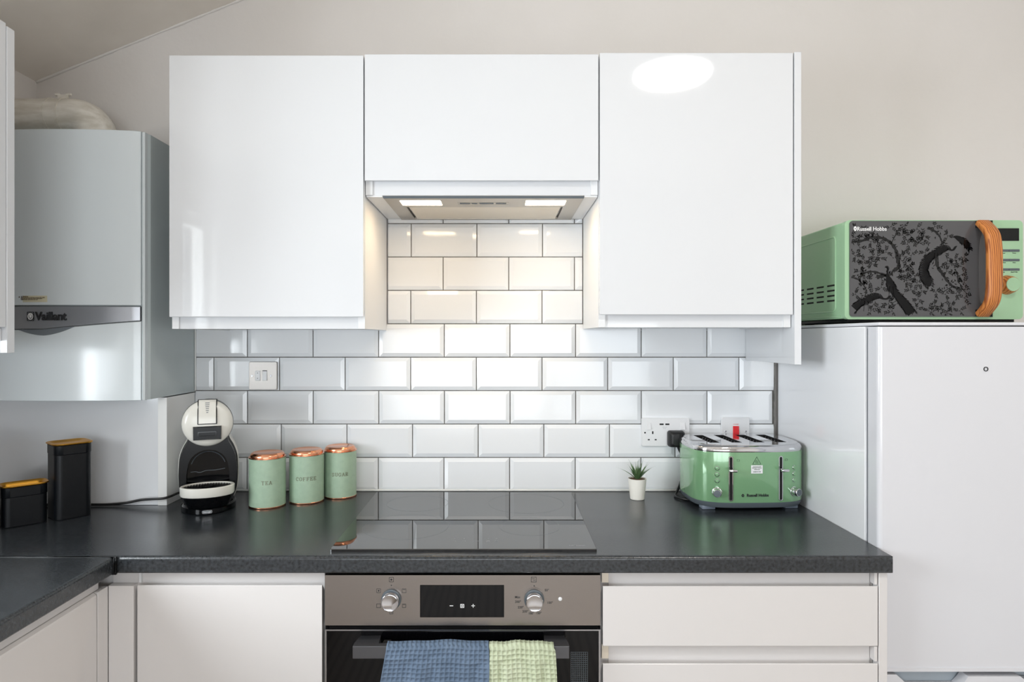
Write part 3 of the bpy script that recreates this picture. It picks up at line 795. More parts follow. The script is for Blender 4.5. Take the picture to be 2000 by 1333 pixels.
# pedestal and drip tray
MB().loft([ellip(0.052, 0.036, -0.066, 0.0195), ellip(0.057, 0.040, -0.070, 0.032), ellip(0.0635, 0.043, -0.075, 0.0515)]).build('tray_support', M['black_gloss'], cmc)
mb = MB()
mb.loft([ellip(0.0645, 0.044, -0.078, 0.0515), ellip(0.0665, 0.046, -0.078, 0.055), ellip(0.0670, 0.0465, -0.078, 0.0745), ellip(0.0655, 0.045, -0.078, 0.0760), ellip(0.0605, 0.040, -0.078, 0.0758), ellip(0.0600, 0.0395, -0.078, 0.0700), ellip(0.030, 0.02, -0.078, 0.0700)])
mb.build('drip_tray', M['cream'], cmc)
mb = MB()
mb.loft([ellip(0.0597, 0.0392, -0.078, 0.0702), ellip(0.0592, 0.0387, -0.078, 0.0732)])
mb.build('tray_grill', M['black'], cmc)
mb = MB()
for i in range(-8, 9):
    x = i*0.0068; h = 0.0387*math.sqrt(max(0, 1-(x/0.0590)**2))-0.004
    if h > 0.004: mb.box(x-0.0008, x+0.0008, -0.078-h, -0.078+h, 0.0732, 0.0745)
mb.tube([(0.016*cos(2*pi*i/16), -0.078+0.012*sin(2*pi*i/16), 0.0750) for i in range(17)], 0.001, 5)
mb.build('grill_bars', M['black_gloss'], cmc)
def badge_y(x): return -0.0974*math.sqrt(1-(x/0.070)**2)
mb = MB()
mb.loft([[(x_, -0.0968-0.0008+h, z_) for x_, z_ in rrect(-0.0125, 0.0125, 0.0045, 0.0135, 0.0042, 5)] for h in (0.0025, 0.0)])
bdg = mb.build('badge', M['chrome'], cmc)
mb = MB()
mb.prism(rrect(-0.0110, 0.0110, 0.0058, 0.0122, 0.0030, 5), -0.0981, -0.0975, 'xz')
mb.build('badge_field', M['dark_grey'], bdg)
mb = MB().text("DeLonghi", 0.0048, T(0, -0.0983, 0.0090) @ FRONT, 0.0002, bold=0.00008)
mb.build('badge_lettering', M['white_ink'], bdg, smooth=False)

cb = MB().tube(bez([(-0.845, -0.096, 0.940), (-0.895, -0.104, 0.936), (-0.924, -0.130, 0.934), (-0.929, -0.178, 0.934), (-0.945, -0.193, 0.932), (-1.00, -0.190, 0.928), (-1.05, -0.189, 0.9185), (-1.10, -0.190, 0.9150), (-1.16, -0.190, 0.9150), (-1.25, -0.192, 0.9150), (-1.38, -0.195, 0.9150)], 8), 0.0034, 8).build('power_cable', M['rubber'])
tag(rebase(cb), 'thin black power cable running left from the coffee machine', 'cable')

# ------------------------------------------------------------------ green storage tins
GLY = {
 'T': [[(0.5, 0), (0.5, 1)], [(0.08, 1), (0.92, 1)], [(0.08, 1), (0.08, .84)], [(0.92, 1), (0.92, .84)], [(.32, 0), (.68, 0)]],
 'E': [[(.22, 0), (.22, 1)], [(.05, 1), (.85, 1)], [(.05, 0), (.88, 0)], [(.22, .52), (.62, .52)], [(.85, 1), (.85, .82)], [(.88, 0), (.88, .2)], [(.62, .42), (.62, .62)]],
 'A': [[(.12, 0), (.5, 1)], [(.5, 1), (.88, 0)], [(.26, .36), (.74, .36)], [(0, 0), (.28, 0)], [(.7, 0), (1, 0)]],
 'F': [[(.22, 0), (.22, 1)], [(.05, 1), (.85, 1)], [(.22, .52), (.62, .52)], [(.85, 1), (.85, .82)], [(.62, .42), (.62, .62)], [(.05, 0), (.45, 0)]],
 'C': [[(.5+.42*cos(a), .5+.5*sin(a)) for a in [radians(45+270*i/14) for i in range(15)]], [(.82, .95), (.82, .7)]],
 'G': [[(.5+.42*cos(a), .5+.5*sin(a)) for a in [radians(45+270*i/14) for i in range(15)]], [(.82, .95), (.82, .7)], [(.8, .12), (.8, .42)], [(.58, .42), (.95, .42)]],
 'O': [[(.5+.43*cos(a), .5+.5*sin(a)) for a in [2*pi*i/18 for i in range(19)]]],
 'U': [[(.18, 1), (.18, .3), (.26, .1), (.5, 0), (.72, .1), (.8, .3), (.8, 1)], [(0, 1), (.36, 1)], [(.64, 1), (.96, 1)]],
 'S': [[(.8, .78), (.7, .94), (.5, 1), (.28, .94), (.18, .76), (.28, .6), (.5, .5), (.74, .4), (.84, .24), (.74, .06), (.5, 0), (.28, .06), (.16, .22)], [(.8, .98), (.8, .74)], [(.16, .02), (.16, .26)]],
 'R': [[(.22, 0), (.22, 1)], [(.05, 1), (.5, 1), (.74, .93), (.8, .76), (.74, .58), (.5, .5), (.22, .5)], [(.5, .5), (.84, 0)], [(.05, 0), (.4, 0)], [(.74, 0), (.98, 0)]],
}
def tin(label, word, x, y, rot, R=0.0490, H=0.133):
    t = thing('storage_tin', label, 'storage tin', (x, y, 0.9102), rot, 'green storage tins in a row')
    MB().lathe([(R-0.001, 0.003), (R, 0.004), (R, H), (R-0.001, H+0.001)], 64).build('body', M['tin_green'], t)
    MB().lathe([(R, 0.0), (R+0.0006, 0.001), (R+0.0006, 0.0035), (R, 0.0042)], 64).build('bottom_rim', M['copper'], t)
    MB().lathe([(R, H+0.0005), (R+0.0012, H+0.001), (R+0.0012, H+0.0035), (R-0.003, H+0.0042), (R-0.0030, H+0.0085), (R-0.0050, H+0.0115), (R-0.0075, H+0.0145), (R-0.010, H+0.0150), (R-0.012, H+0.0140), (0.0, H+0.0140)], 64).build('lid', M['copper'], t)
    mb = MB(); h = 0.0098; adv = 0.0098
    w0 = -len(word)*adv/2
    for i, ch in enumerate(word):
        for st in GLY[ch]:
            pts = [Vector((w0+i*adv+p[0]*0.0078, p[1]*h, 0)) for p in st]
            for a, b in zip(pts, pts[1:]):
                d = (b-a); d.normalize(); nrm = Vector((-d.y, d.x, 0))
                th = 0.00062 if abs(d.y) > 0.5 else 0.00040
                q = [a-nrm*th-d*0.0002, b-nrm*th+d*0.0002, b+nrm*th+d*0.0002, a+nrm*th-d*0.0002]
                vs = []
                for dr in (0.0002, 0.0006):
                    vs.append([((R+dr)*sin(p.x/R), -(R+dr)*cos(p.x/R), H*0.50+p.y) for p in q])
                mb.loft(vs)
    mb.build('lettering', M['tin_ink'], t, smooth=False, weld=False)
    return t
M['tin_ink'] = mat('faded_bronze_print', lin(108, 104, 82), 0.45, metal=0.4)
tin('green canister with copper lid lettered TEA beside the coffee machine', 'TEA', -0.6560, -0.1770, radians(19), H=0.134)
tin('green canister with copper lid lettered COFFEE in the middle of three', 'COFFEE', -0.5610, -0.1280, radians(16), R=0.0480, H=0.134)
tin('green canister with copper lid lettered SUGAR nearest the hob', 'SUGAR', -0.4790, -0.0700, radians(14), R=0.0470, H=0.134)

# ------------------------------------------------------------------ black canisters with gold lids
def canister(label, x, y, rot, w, l, h, tray=False):
    c = thing('canister', label, 'canister', (x, y, 0.9102), rot, 'black canisters with gold lids')
    r = 0.016
    def lp(s, z, rr=r): return [(a, b, z) for a, b in rrect(-w/2-s, w/2+s, -l/2-s, l/2+s, max(0.003, rr+s), 6)]
    MB().loft([lp(-0.0012, 0.0), lp(0, 0.0015), lp(0, h-0.028)]).build('body', M['black_matt'], c)
    MB().loft([lp(0.0003, h-0.0275), lp(0.0012, h-0.026), lp(0.0012, h-0.004), lp(0.0, h-0.003)], True, False).build('collar', M['black_matt'], c)
    mb = MB()
    mb.loft([lp(0.0, h-0.003), lp(0.0040, h-0.0015), lp(0.0046, h+0.0005), lp(0.0036, h+0.0018), lp(0.0005, h+0.0012), lp(-0.006, h-0.001), lp(-0.0095, h-0.0028), lp(-0.018, h-0.0030)] if not tray else
            [lp(0.0, h-0.003), lp(0.0040, h-0.0015), lp(0.0046, h+0.0005), lp(0.0036, h+0.0020), lp(-0.001, h+0.0010), lp(-0.005, h-0.003), lp(-0.008, h-0.010), lp(-0.016, h-0.0105)], False, True)
    lid = mb.build('lid', M['gold'], c)
    if tray:
        MB().box(-w*0.32, w*0.32, -l*0.07, l*0.07, h-0.0105, h-0.0035, 0.0012).build('lid_ridge', M['gold'], c)
    return c
def corner_box(cx, cy, ang, w, l):     # near corner + direction of the long side -> centre
    u = Vector((cos(ang), sin(ang))); v = Vector((-sin(ang), cos(ang)))
    c = Vector((cx, cy)) + u*w/2 + v*l/2
    return c.x, c.y
a1 = radians(50)
x_, y_ = corner_box(-1.136, -0.339, a1, 0.083, 0.080)
canister('tall black canister with gold lid nearest the coffee machine', x_, y_, a1, 0.083, 0.080, 0.194)
a2 = radians(44)
x_, y_ = corner_box(-1.2215, -0.4055, a2, 0.093, 0.058)
canister('low black canister with sunken gold tray lid between the two tall ones', x_, y_, a2, 0.093, 0.058, 0.101, True)
a3 = radians(44)
x_, y_ = corner_box(-1.279, -0.482, a3, 0.083, 0.083)
canister('tall black canister with gold lid cut off by the left edge', x_, y_, a3, 0.083, 0.083, 0.194)

# ------------------------------------------------------------------ potted succulent
pl = thing('potted_succulent', 'small spiky succulent in a white pot left of the toaster', 'plant', (0.394, -0.108, 0.9102))
mb = MB().lathe([(0.0195, 0.0), (0.0205, 0.001), (0.0262, 0.058), (0.0265, 0.0600), (0.0250, 0.0600), (0.0238, 0.054), (0.0, 0.054)], 40)
mb.build('pot', M['pot'], pl)
MB().lathe([(0.0235, 0.0542), (0.0225, 0.0572), (0.012, 0.0585), (0.0, 0.0588)], 24).build('soil', M['soil'], pl)
rl = random.Random(4)
spec = [(i*137.5, 0.28+0.78*((i % 9)/8.0), 0.046+0.030*rl.random()) for i in range(22)]
for ang, tilt, ln in spec:
    a = radians(ang); n = 9
    rows = []
    d = Vector((cos(a), sin(a), 0)); side = Vector((-sin(a), cos(a), 0))
    p = Vector((0, 0, 0.056)) + d*0.003; tl = tilt*0.75
    for i in range(n+1):
        t = i/n
        ww = 0.0042*(sin(pi*min(1, t*0.9+0.28))**0.8)*(1-t)**0.35 + 0.0002
        dirv = d*sin(tl) + Vector((0, 0, 1))*cos(tl)
        nrm = dirv.cross(side)
        rows.append([p-side*ww, p-nrm*ww*0.15, p+side*ww, p+nrm*ww*0.42])
        p = p + dirv*ln/n; tl += tilt*0.055
    MB().loft(rows).build('leaf', M['leaf'], pl, angle=60)

# ------------------------------------------------------------------ toaster
ts = thing('toaster', 'green four-slice toaster with chrome top in the worktop corner', 'toaster', (0.6795, -0.1335, 0.9102), radians(2.5))
TW, TD, TN = 0.1565, 0.1150, 3.5
def tout(k, z, off=0.0, n=88):
    out = []
    for i in range(n):
        a = 2*pi*i/n
        c, s = cos(a), sin(a)
        ex = 2/TN
        x = (TW*k+off)*abs(c)**ex*(1 if c >= 0 else -1); y = (TD*k+off)*abs(s)**ex*(1 if s >= 0 else -1)
        out.append((x, y, z))
    return out
def tfy(x, k=1.0): return -TD*k*(1-min(1, abs(x/(TW*k)))**TN)**(1/TN)
def tnorm(x):
    e = 0.001; dy = (tfy(x+e)-tfy(x-e))/(2*e)
    return math.atan2(dy, 1)
MB().loft([tout(0.90, 0.008), tout(0.965, 0.010), tout(0.995, 0.018), tout(1.0, 0.0245)]).build('base', M['dark_grey'], ts)
MB().loft([tout(0.997, 0.0245), tout(1.0, 0.0260), tout(1.0, 0.158), tout(0.998, 0.1600)]).build('body', M['toast_green'], ts)
MB().loft([tout(1.0, 0.1600), tout(1.004, 0.1612), tout(1.004, 0.1655), tout(0.996, 0.1710), tout(0.972, 0.1755), tout(0.935, 0.1775)], True, False).build('top_rim', M['chrome'], ts)
mb = MB()
holes = [rrect(cx-0.0145, cx+0.0145, -0.066, 0.072, 0.003, 3) for cx in (-0.094, -0.032, 0.032, 0.094)]
mb.prism([(x, y) for x, y, z in tout(0.937, 0)], 0.1773, 0.1790, 'xy', holes=holes)
mb.build('top_plate', M['chrome'], ts, smooth=False)
for cx in (-0.094, -0.032, 0.032, 0.094):
    mb = MB()
    lp = rrect(cx-0.0148, cx+0.0148, -0.0663, 0.0723, 0.003, 3)
    mb.loft([[(a, b, 0.1772) for a, b in lp], [(a, b, 0.12) for a, b in lp]], False, True)
    w = mb.build('slot', M['void'], ts)
    mb = MB()
    for i in range(7):
        y = -0.055+i*0.0195
        mb.tube([(cx-0.0140, y, 0.1735), (cx-0.0075, y, 0.166), (cx-0.0075, y, 0.125)], 0.0007, 5)
        mb.tube([(cx+0.0140, y, 0.1735), (cx+0.0075, y, 0.166), (cx+0.0075, y, 0.125)], 0.0007, 5)
    mb.build('guide_wires', M['satin'], w)
for sx in (-0.118, 0.112):
    MB().box(sx-0.018, sx+0.018, -0.085, -0.055, 0.0, 0.0105, 0.002).build('foot', M['foot'], ts)
for sx in (-0.098, 0.090):
    MB().box(sx-0.022, sx+0.022, 0.060, 0.090, 0.0, 0.0105, 0.002).build('foot', M['foot'], ts)
def face_m(x, z, off=0.0):
    a = tnorm(x)
    return T(x+sin(a)*off, tfy(x)-cos(a)*off, z) @ Matrix.Rotation(a, 4, 'Z')
for lx in (-0.0690, 0.0675):
    fm = face_m(lx, 0.0)
    mb = MB().at(fm)
    ring(mb, rrect(-0.0058, 0.0058, 0.029, 0.150, 0.0057, 6), rrect(-0.0036, 0.0036, 0.0315, 0.1475, 0.0035, 6), -0.0016, 0.001)
    tr = mb.build('lever_track', M['chrome'], ts)
    MB().at(fm).prism(rrect(-0.0037, 0.0037, 0.0313, 0.1477, 0.0035, 6), -0.0004, 0.0008, 'xz').build('track_slot', M['void'], tr)
    mb = MB().at(fm)
    mb.box(-0.0025, 0.0025, -0.020, 0.001, 0.1135, 0.1165, 0.001)
    mb.box(-0.0110, 0.0110, -0.0265, -0.0175, 0.1110, 0.1185, 0.003, 3)
    mb.build('lever', M['chrome'], ts)
for sx in (-1, 1):
    x = -0.1040 if sx < 0 else 0.1085
    for zz in (0.117, 0.100, 0.083):
        fm = face_m(x, zz) @ Matrix.Rotation(pi/2, 4, 'X')
        mb = MB().at(fm)
        mb.lathe([(0.0060, -0.0005), (0.0060, 0.0012), (0.0054, 0.0016), (0.0046, 0.0012)], 24, (0, 0)); b = mb.build('button', M['chrome'], ts)
        MB().at(fm).lathe([(0.0048, 0.0005), (0.0048, 0.0026), (0.0038, 0.0034), (0.0, 0.0036)], 20, (0, 0)).build('button_face', M['toast_green'], b)
    fm = face_m(x, 0.052) @ Matrix.Rotation(pi/2, 4, 'X')
    kb = MB().at(fm).lathe([(0.0128, -0.0012), (0.0128, 0.0002), (0.0122, 0.0006), (0.0112, 0.0008), (0.0108, 0.0160), (0.0102, 0.0175), (0.0092, 0.0178)], 32, (0, 0)).build('browning_knob', M['chrome'], ts)
    MB().at(fm).lathe([(0.0091, 0.0170), (0.0091, 0.0180), (0.0, 0.0182)], 28, (0, 0)).build('knob_face', M['dark_grey'], kb)
mb = MB().text('Russell Hobbs', 0.0105, T(0.0035, tfy(0.0)-0.0006, 0.0445) @ FRONT, 0.0003, bold=0.00035)
mb.prism(circ(-0.0370, 0.0445, 0.0036, 16, ry=0.0042), tfy(0)-0.0009, tfy(0)-0.0002, 'xz', holes=[circ(-0.0370, 0.0445, 0.0014, 10)])
mb.build('lettering', M['ink'], ts, smooth=False)
MB().box(-0.0145, 0.0170, tfy(0)-0.0008, tfy(0)-0.0001, 0.1035, 0.1255).build('label_sticker', M['plate'], ts, smooth=False)
mb = MB()
for k, zz in enumerate((0.1215, 0.1180, 0.1140, 0.1080)):
    mb.text(('CAUTION HOT', 'DO NOT TOUCH', 'SURFACES', 'WHEN IN USE')[k], 0.0033, T(0.0012, tfy(0)-0.0011, zz) @ FRONT, 0.0001, bold=0.00004)
ring(mb, [(-0.0110, 0.128), (0.0130, 0.128), (0.0010, 0.149)], [(-0.0095, 0.1288), (0.0115, 0.1288), (0.0010, 0.1470)], tfy(0)-0.0006, tfy(0)+0.0002)
for dx in (-0.003, 0, 0.003): mb.tube(bez([(0.0010+dx, tfy(0)-0.0004, 0.1305), (0.0017+dx, tfy(0)-0.0004, 0.134), (0.0003+dx, tfy(0)-0.0004, 0.137), (0.0010+dx, tfy(0)-0.0004, 0.140-abs(dx)*0.7)], 3), 0.00035, 5)
mb.build('warning_print', mat('dark_green_print', lin(52, 82, 60), 0.5), ts, smooth=False)
mb = MB()
for cx in (-0.049, 0.084):
    q = face_m(cx, 0.139)
    mb.at(q); ring(mb, rrect(-0.0035, 0.0035, -0.0028, 0.0028, 0.001, 3), rrect(-0.0030, 0.0030, -0.0023, 0.0023, 0.0008, 3), -0.0004, 0.0002)
mb.build('slice_symbols', bpy.data.materials['dark_green_print'], ts, smooth=False)

# plug and cord
pg = thing('power_plug', 'black three-pin plug with cord pushed into the socket beside the toaster', 'plug', (0.528, -0.055, 1.036))
mb = MB()
mb.loft([[(x, y, z) for x, z in rrect(0.528-w, 0.528+w, 1.0715-h, 1.0715+h+0.002, 0.008, 4)] for y, w, h in ((-0.0205, 0.0245, 0.0235), (-0.026, 0.0250, 0.0240), (-0.040, 0.0240, 0.0230), (-0.050, 0.0200, 0.0200), (-0.0535, 0.0150, 0.0160))])
mb.build('plug_body', M['rubber'], pg, True)
MB().tube([(0.535, -0.040, 1.052), (0.538, -0.040, 1.040), (0.543, -0.040, 1.027)], [0.0085, 0.0065, 0.0045], 12).build('strain_relief', M['rubber'], pg, True)
MB().tube(bez([(0.543, -0.040, 1.030), (0.549, -0.032, 1.005), (0.552, -0.018+0.0, 0.975), (0.540, -0.030, 0.935), (0.522, -0.055, 0.9150), (0.510, -0.085, 0.9145), (0.512, -0.112, 0.9145), (0.535, -0.135, 0.9145), (0.575, -0.125, 0.9145), (0.60, -0.06, 0.9145), (0.62, -0.03, 0.918)], 8), 0.0036, 10).build('cord', M['rubber'], pg, True)

# ------------------------------------------------------------------ sockets and switches
YT = -0.0128
so = thing('double_socket', 'white double wall socket with USB ports on the tiles left of the toaster', 'socket', (0.498, YT, 1.048))
MB().loft([[(x, y, z) for x, z in rrect(0.4260+e, 0.5720-e, 1.0480+e, 1.1340-e, 0.004, 4)] for y, e in ((YT, 0), (YT-0.006, 0), (YT-0.0075, 0.0012))]).build('plate', M['plate'], so, True)
for cx in (0.4470, 0.5510):
    MB().loft([[(cx-0.0065, YT-0.0074, 1.099), (cx+0.0065, YT-0.0074, 1.099), (cx+0.0065, YT-0.0074, 1.120), (cx-0.0065, YT-0.0074, 1.120)],
               [(cx-0.0060, YT-0.0125, 1.0995), (cx+0.0060, YT-0.0125, 1.0995), (cx+0.0060, YT-0.0085, 1.1195), (cx-0.0060, YT-0.0085, 1.1195)]]).build('rocker_switch', M['plate'], so, True)
mb = MB()
Ys = YT-0.0074
for cx in (0.4480, 0.5280):
    mb.box(cx-0.0020, cx+0.0020, Ys-0.0003, Ys+0.0005, 1.082+0.006, 1.082+0.014) if cx > 0.5 else mb.box(cx+0.0095, cx+0.0135, Ys-0.0003, Ys+0.0005, 1.0855, 1.0940)
    mb.box(cx-0.0125, cx-0.0065, Ys-0.0003, Ys+0.0005, 1.0665-0.002, 1.0665+0.002) if cx > 0.5 else mb.prism(circ(cx-0.0120, 1.0895, 0.0026, 12), Ys-0.0003, Ys+0.0005, 'xz')
    if cx < 0.5:
        mb.box(cx-0.0035, cx+0.0025, Ys-0.0003, Ys+0.0005, 1.0665, 1.0700); mb.box(cx+0.0175, cx+0.0235, Ys-0.0003, Ys+0.0005, 1.0665, 1.0700)
mb.build('pin_holes', M['void'], so, True, smooth=False)
mb = MB()
for cx in (0.4865, 0.5040): mb.box(cx-0.0062, cx+0.0062, Ys-0.0004, Ys+0.0005, 1.1130, 1.1175)
mb.build('usb_port', M['void'], so, True, smooth=False)
mb = MB().text('USB 2.1A', 0.0036, T(0.4955, Ys-0.0003, 1.1065) @ FRONT, 0.0001).text('5V DC', 0.0032, T(0.4955, Ys-0.0003, 1.1022) @ FRONT, 0.0001)
mb.build('lettering', M['grey_ink'], so, True, smooth=False)

sp = thing('fused_switch', 'brushed steel fused switch plate on the tiles above the coffee machine', 'switch', (-0.729, YT, 1.220))
MB().loft([[(x, y, z) for x, z in rrect(-0.7700+e, -0.6840-e, 1.2200+e, 1.3055-e, 0.004, 4)] for y, e in ((YT, 0), (YT-0.006, 0), (YT-0.0075, 0.0012))]).build('plate', mat('satin_nickel', lin(186, 182, 178), 0.42, metal=0.7, bump=0.1, bump_scale=80, stretch=(0.6, 1, 12)), sp, True)
MB().box(-0.7505, -0.7350, Ys-0.0016, Ys+0.0005, 1.2480, 1.2780, 0.0015).build('fuse_holder', M['plate'], sp, True)
mb = MB()
mb.loft([[(-0.7285, Ys, 1.2480), (-0.7140, Ys, 1.2480), (-0.7140, Ys, 1.2780), (-0.7285, Ys, 1.2780)], [(-0.7280, Ys-0.0040, 1.2485), (-0.7145, Ys-0.0040, 1.2485), (-0.7145, Ys-0.0010, 1.2775), (-0.7280, Ys-0.0010, 1.2775)]])
mb.build('rocker_switch', M['plate'], sp, True)
mb = MB().box(-0.7280, -0.7145, Ys-0.0012, Ys+0.0002, 1.2772, 1.2792).box(-0.7444, -0.7412, Ys-0.0019, Ys-0.0012, 1.2705, 1.2722).box(-0.7444, -0.7412, Ys-0.0019, Ys-0.0012, 1.2545, 1.2562)
mb.build('switch_shadow_gap', M['void'], sp, True, smooth=False)
for cx in (-0.7600, -0.7030):
    s_ = MB().lathe([(0.0034, Ys+0.0003), (0.0034, Ys-0.0006), (0.0028, Ys-0.0010)], 16, (cx, 1.2625), 'y').build('screw', M['satin'], sp, True)
    MB().box(cx-0.0024, cx+0.0024, Ys-0.0012, Ys-0.0009, 1.2621, 1.2629).build('screw_slot', M['void'], s_, True)

ck = thing('cooker_switch', 'white cooker switch with a red rocker behind the toaster', 'switch', (0.711, YT, 1.050))
MB().loft([[(x, y, z) for x, z in rrect(0.6690+e, 0.7545-e, 1.0510+e, 1.1365-e, 0.004, 4)] for y, e in ((YT, 0), (YT-0.006, 0), (YT-0.0075, 0.0012))]).build('plate', M['plate'], ck, True)
MB().loft([[(0.7035, Ys, 1.0790), (0.7220, Ys, 1.0790), (0.7220, Ys, 1.1100), (0.7035, Ys, 1.1100)], [(0.7040, Ys-0.0045, 1.0795), (0.7215, Ys-0.0045, 1.0795), (0.7215, Ys-0.0015, 1.1095), (0.7040, Ys-0.0015, 1.1095)]]).build('red_rocker', M['red'], ck, True)
MB().text('COOKER', 0.0040, T(0.7125, Ys-0.0003, 1.1150) @ FRONT, 0.0001).build('lettering', M['red'], ck, True, smooth=False)
for cx in (0.6810, 0.7425):
    MB().lathe([(0.0030, Ys+0.0003), (0.0030, Ys-0.0008), (0.002, Ys-0.0010)], 14, (cx, 1.0937), 'y').build('screw', M['satin'], ck, True)

# ------------------------------------------------------------------ fridge freezer
fr = thing('fridge_freezer', 'tall white fridge freezer at the right with a microwave on top', 'fridge', (1.12, -0.27, 0.0))
FX0, FX1 = 0.8400, 1.3960
MB().box(FX0, FX1, -0.4900, -0.020, 0.010, 1.4050, 0.003).build('body', M['fridge_lit_side'], fr, True)
MB().box(FX0, FX1, -0.5450, -0.020, 1.4058, 1.4135, 0.0025).build('top_cover', M['fridge'], fr, True)
MB().box(FX0+0.005, FX1-0.005, -0.4945, -0.4900, 0.06, 1.400).build('door_seal', M['dark_grey'], fr, True)
mb = MB()
pr = rrect(FX0, FX1, -0.5440, -0.4950, 0.009, 6)
mb.loft([[(a, b, 0.6385) for a, b in pr], [(a, b, 1.4035) for a, b in pr]])
ud = mb.build('fridge_door', M['fridge'], fr, True)
MB().prism(rrect(FX0+0.001, FX1-0.001, -0.5460, -0.4950, 0.009, 6), 0.6350, 0.6430, 'xy').build('door_lip', M['fridge'], ud, True)
mb = MB(); ring(mb, circ(1.0785, 1.3090, 0.0052, 24), circ(1.0785, 1.3090, 0.0036, 24), -0.5452, -0.5438)
mb.build('badge', M['ink'], ud, True)
poly = [(FX0, 0.05), (FX1, 0.05), (FX1, 0.6270), (1.290, 0.6270), (1.270, 0.612), (1.170, 0.612), (1.156, 0.6235), (1.040, 0.6235), (1.032, 0.612), (1.020, 0.600), (0.910, 0.600), (0.8800, 0.6275), (FX0, 0.6275)]
MB().prism(poly, -0.5440, -0.5180, 'xz').build('freezer_door', M['fridge'], fr, True, smooth=False)
mb = MB()
pts = [(-0.5180, 0.05), (-0.4955, 0.05), (-0.4955, 0.628), (-0.505, 0.626), (-0.5120, 0.618), (-0.5160, 0.604), (-0.5180, 0.585)]
mb.loft([[(FX0+0.001, a, b) for a, b in pts], [(FX1-0.001, a, b) for a, b in pts]])
mb.build('handle_scoop', M['fridge_scoop'], fr, True)
for sx in (0.88, 1.36):
    for sy in (-0.46, -0.06):
        MB().lathe([(0.018, 0.0), (0.018, 0.0105)], 16, (sx, sy)).build('foot', M['black'], fr, True)

# ------------------------------------------------------------------ microwave
mw = thing('microwave', 'sage green microwave with patterned dark door and wooden handle on the fridge', 'microwave', (1.0935, -0.19, 1.4137))
X0, X1, Zb, Zt = 0.8680, 1.3190, 1.4255, 1.6765
MB().box(X0+0.003, X1-0.003, -0.3340, -0.0150, Zb+0.002, Zt-0.002, 0.004, 3).build('body', M['green'], mw, True)
mb = MB()
mb.prism(rrect(X0, X1, Zb, Zt, 0.012, 6), -0.3500, -0.3345, 'xz')
cp = mb.build('front_frame', M['green'], mw, True)
mb = MB()
gl = rrect(0.8790, 1.2400, 1.4320, 1.6745, 0.008, 5)
mb.prism([(a, b) for a, b in gl], -0.3530, -0.3502, 'xz')
dr = mb.build('door', M['print_bg'], mw, True)
MB().box(1.2340, 1.2402, -0.3532, -0.3502, 1.4315, 1.6752, 0.0004).build('door_edge', M['black'], dr, True)
# toile print: branches, leaves, birds as thin ink on the glass
YP = -0.35305
DX0, DX1, DZ0, DZ1 = 0.8810, 1.2330, 1.4340, 1.6730
def U(px, py):            # crop coordinates of the door print -> door plane
    return (DX0 + (px-520)/(1720-520)*(1.2400-DX0), 1.6745 - (py-130)/(950-130)*(1.6745-1.4320))
def inside(p): return DX0 < p[0] < DX1 and DZ0 < p[1] < DZ1
def stroke(mb, pts, w0_, w1_, dy=0.0):
    ps = bez([(a, b, 0) for a, b in pts], 6)
    L, Rr = [], []
    for i, p in enumerate(ps):
        t = (ps[min(i+1, len(ps)-1)]-ps[max(i-1, 0)]).normalized(); nrm = Vector((-t.y, t.x, 0))
        w = (w0_ + (w1_-w0_)*i/(len(ps)-1))/2
        w *= 1+0.25*sin(i*1.7)
        L.append(p+nrm*w); Rr.append(p-nrm*w)
    for i in range(len(ps)-1):
        q = [L[i], L[i+1], Rr[i+1], Rr[i]]
        if all(inside((a.x, a.y)) for a in q):
            mb.loft([[(a.x, YP-0.0001+dy, a.y) for a in q], [(a.x, YP+0.0001, a.y) for a in q]])
    return ps
def leafp(mb, x, z, ang, ln, wd):
    q = [(0, 0), (ln*0.35, wd/2), (ln, 0), (ln*0.35, -wd/2)]
    q = [(x+a*cos(ang)-b*sin(ang), z+a*sin(ang)+b*cos(ang)) for a, b in q]
    if all(inside(a) for a in q): mb.loft([[(a, YP-0.00012, b) for a, b in q], [(a, YP+0.0001, b) for a, b in q]])
br, lf = MB(), MB()
rp = random.Random(11)
branches = [
 ([(520, 310), (620, 300), (700, 270), (790, 280), (860, 320), (905, 390), (915, 460), (925, 520), (880, 560)], 14, 20),
 ([(520, 610), (580, 630), (620, 670), (650, 720), (640, 780)], 10, 5),
 ([(610, 690), (600, 620), (640, 575), (710, 565), (800, 590), (820, 600)], 7, 14),
 ([(740, 610), (800, 600), (850, 590), (880, 560)], 24, 8),
 ([(1170, 190), (1230, 220), (1270, 260), (1290, 310), (1310, 350)], 14, 6),
 ([(1240, 440), (1255, 520), (1300, 590), (1350, 660), (1400, 700), (1460, 720)], 20, 9),
 ([(1400, 540), (1420, 590), (1430, 650), (1470, 700)], 8, 4),
 ([(1300, 740), (1370, 700), (1440, 700), (1500, 750)], 5, 3),
 ([(930, 520), (940, 430), (975, 400)], 8, 3),
 ([(700, 270), (720, 220), (790, 200)], 6, 3),
 ([(860, 330), (900, 250), (930, 200), (980, 170)], 6, 3),
 ([(850, 880), (880, 830), (940, 800)], 5, 3),
 ([(1220, 860), (1280, 870), (1300, 920)], 5, 3),
 ([(1250, 540), (1330, 500), (1420, 500)], 5, 3),
 ([(950, 620), (1000, 640), (1060, 620)], 4, 2),
 ([(1050, 300), (1110, 320), (1160, 300)], 4, 2),
]
sc = (1.2400-DX0)/1200
for pts, a, b in branches:
    ps = stroke(br, [U(*p) for p in pts], a*sc*1.5, b*sc*1.5)
    for p in ps[::2]:
        if rp.random() < 0.6:
            for _ in range(2):
                leafp(lf, p.x+rp.uniform(-.008, .008), p.y+rp.uniform(-.008, .008), rp.uniform(0, 6.28), rp.uniform(.005, .010), rp.uniform(.002, .004))
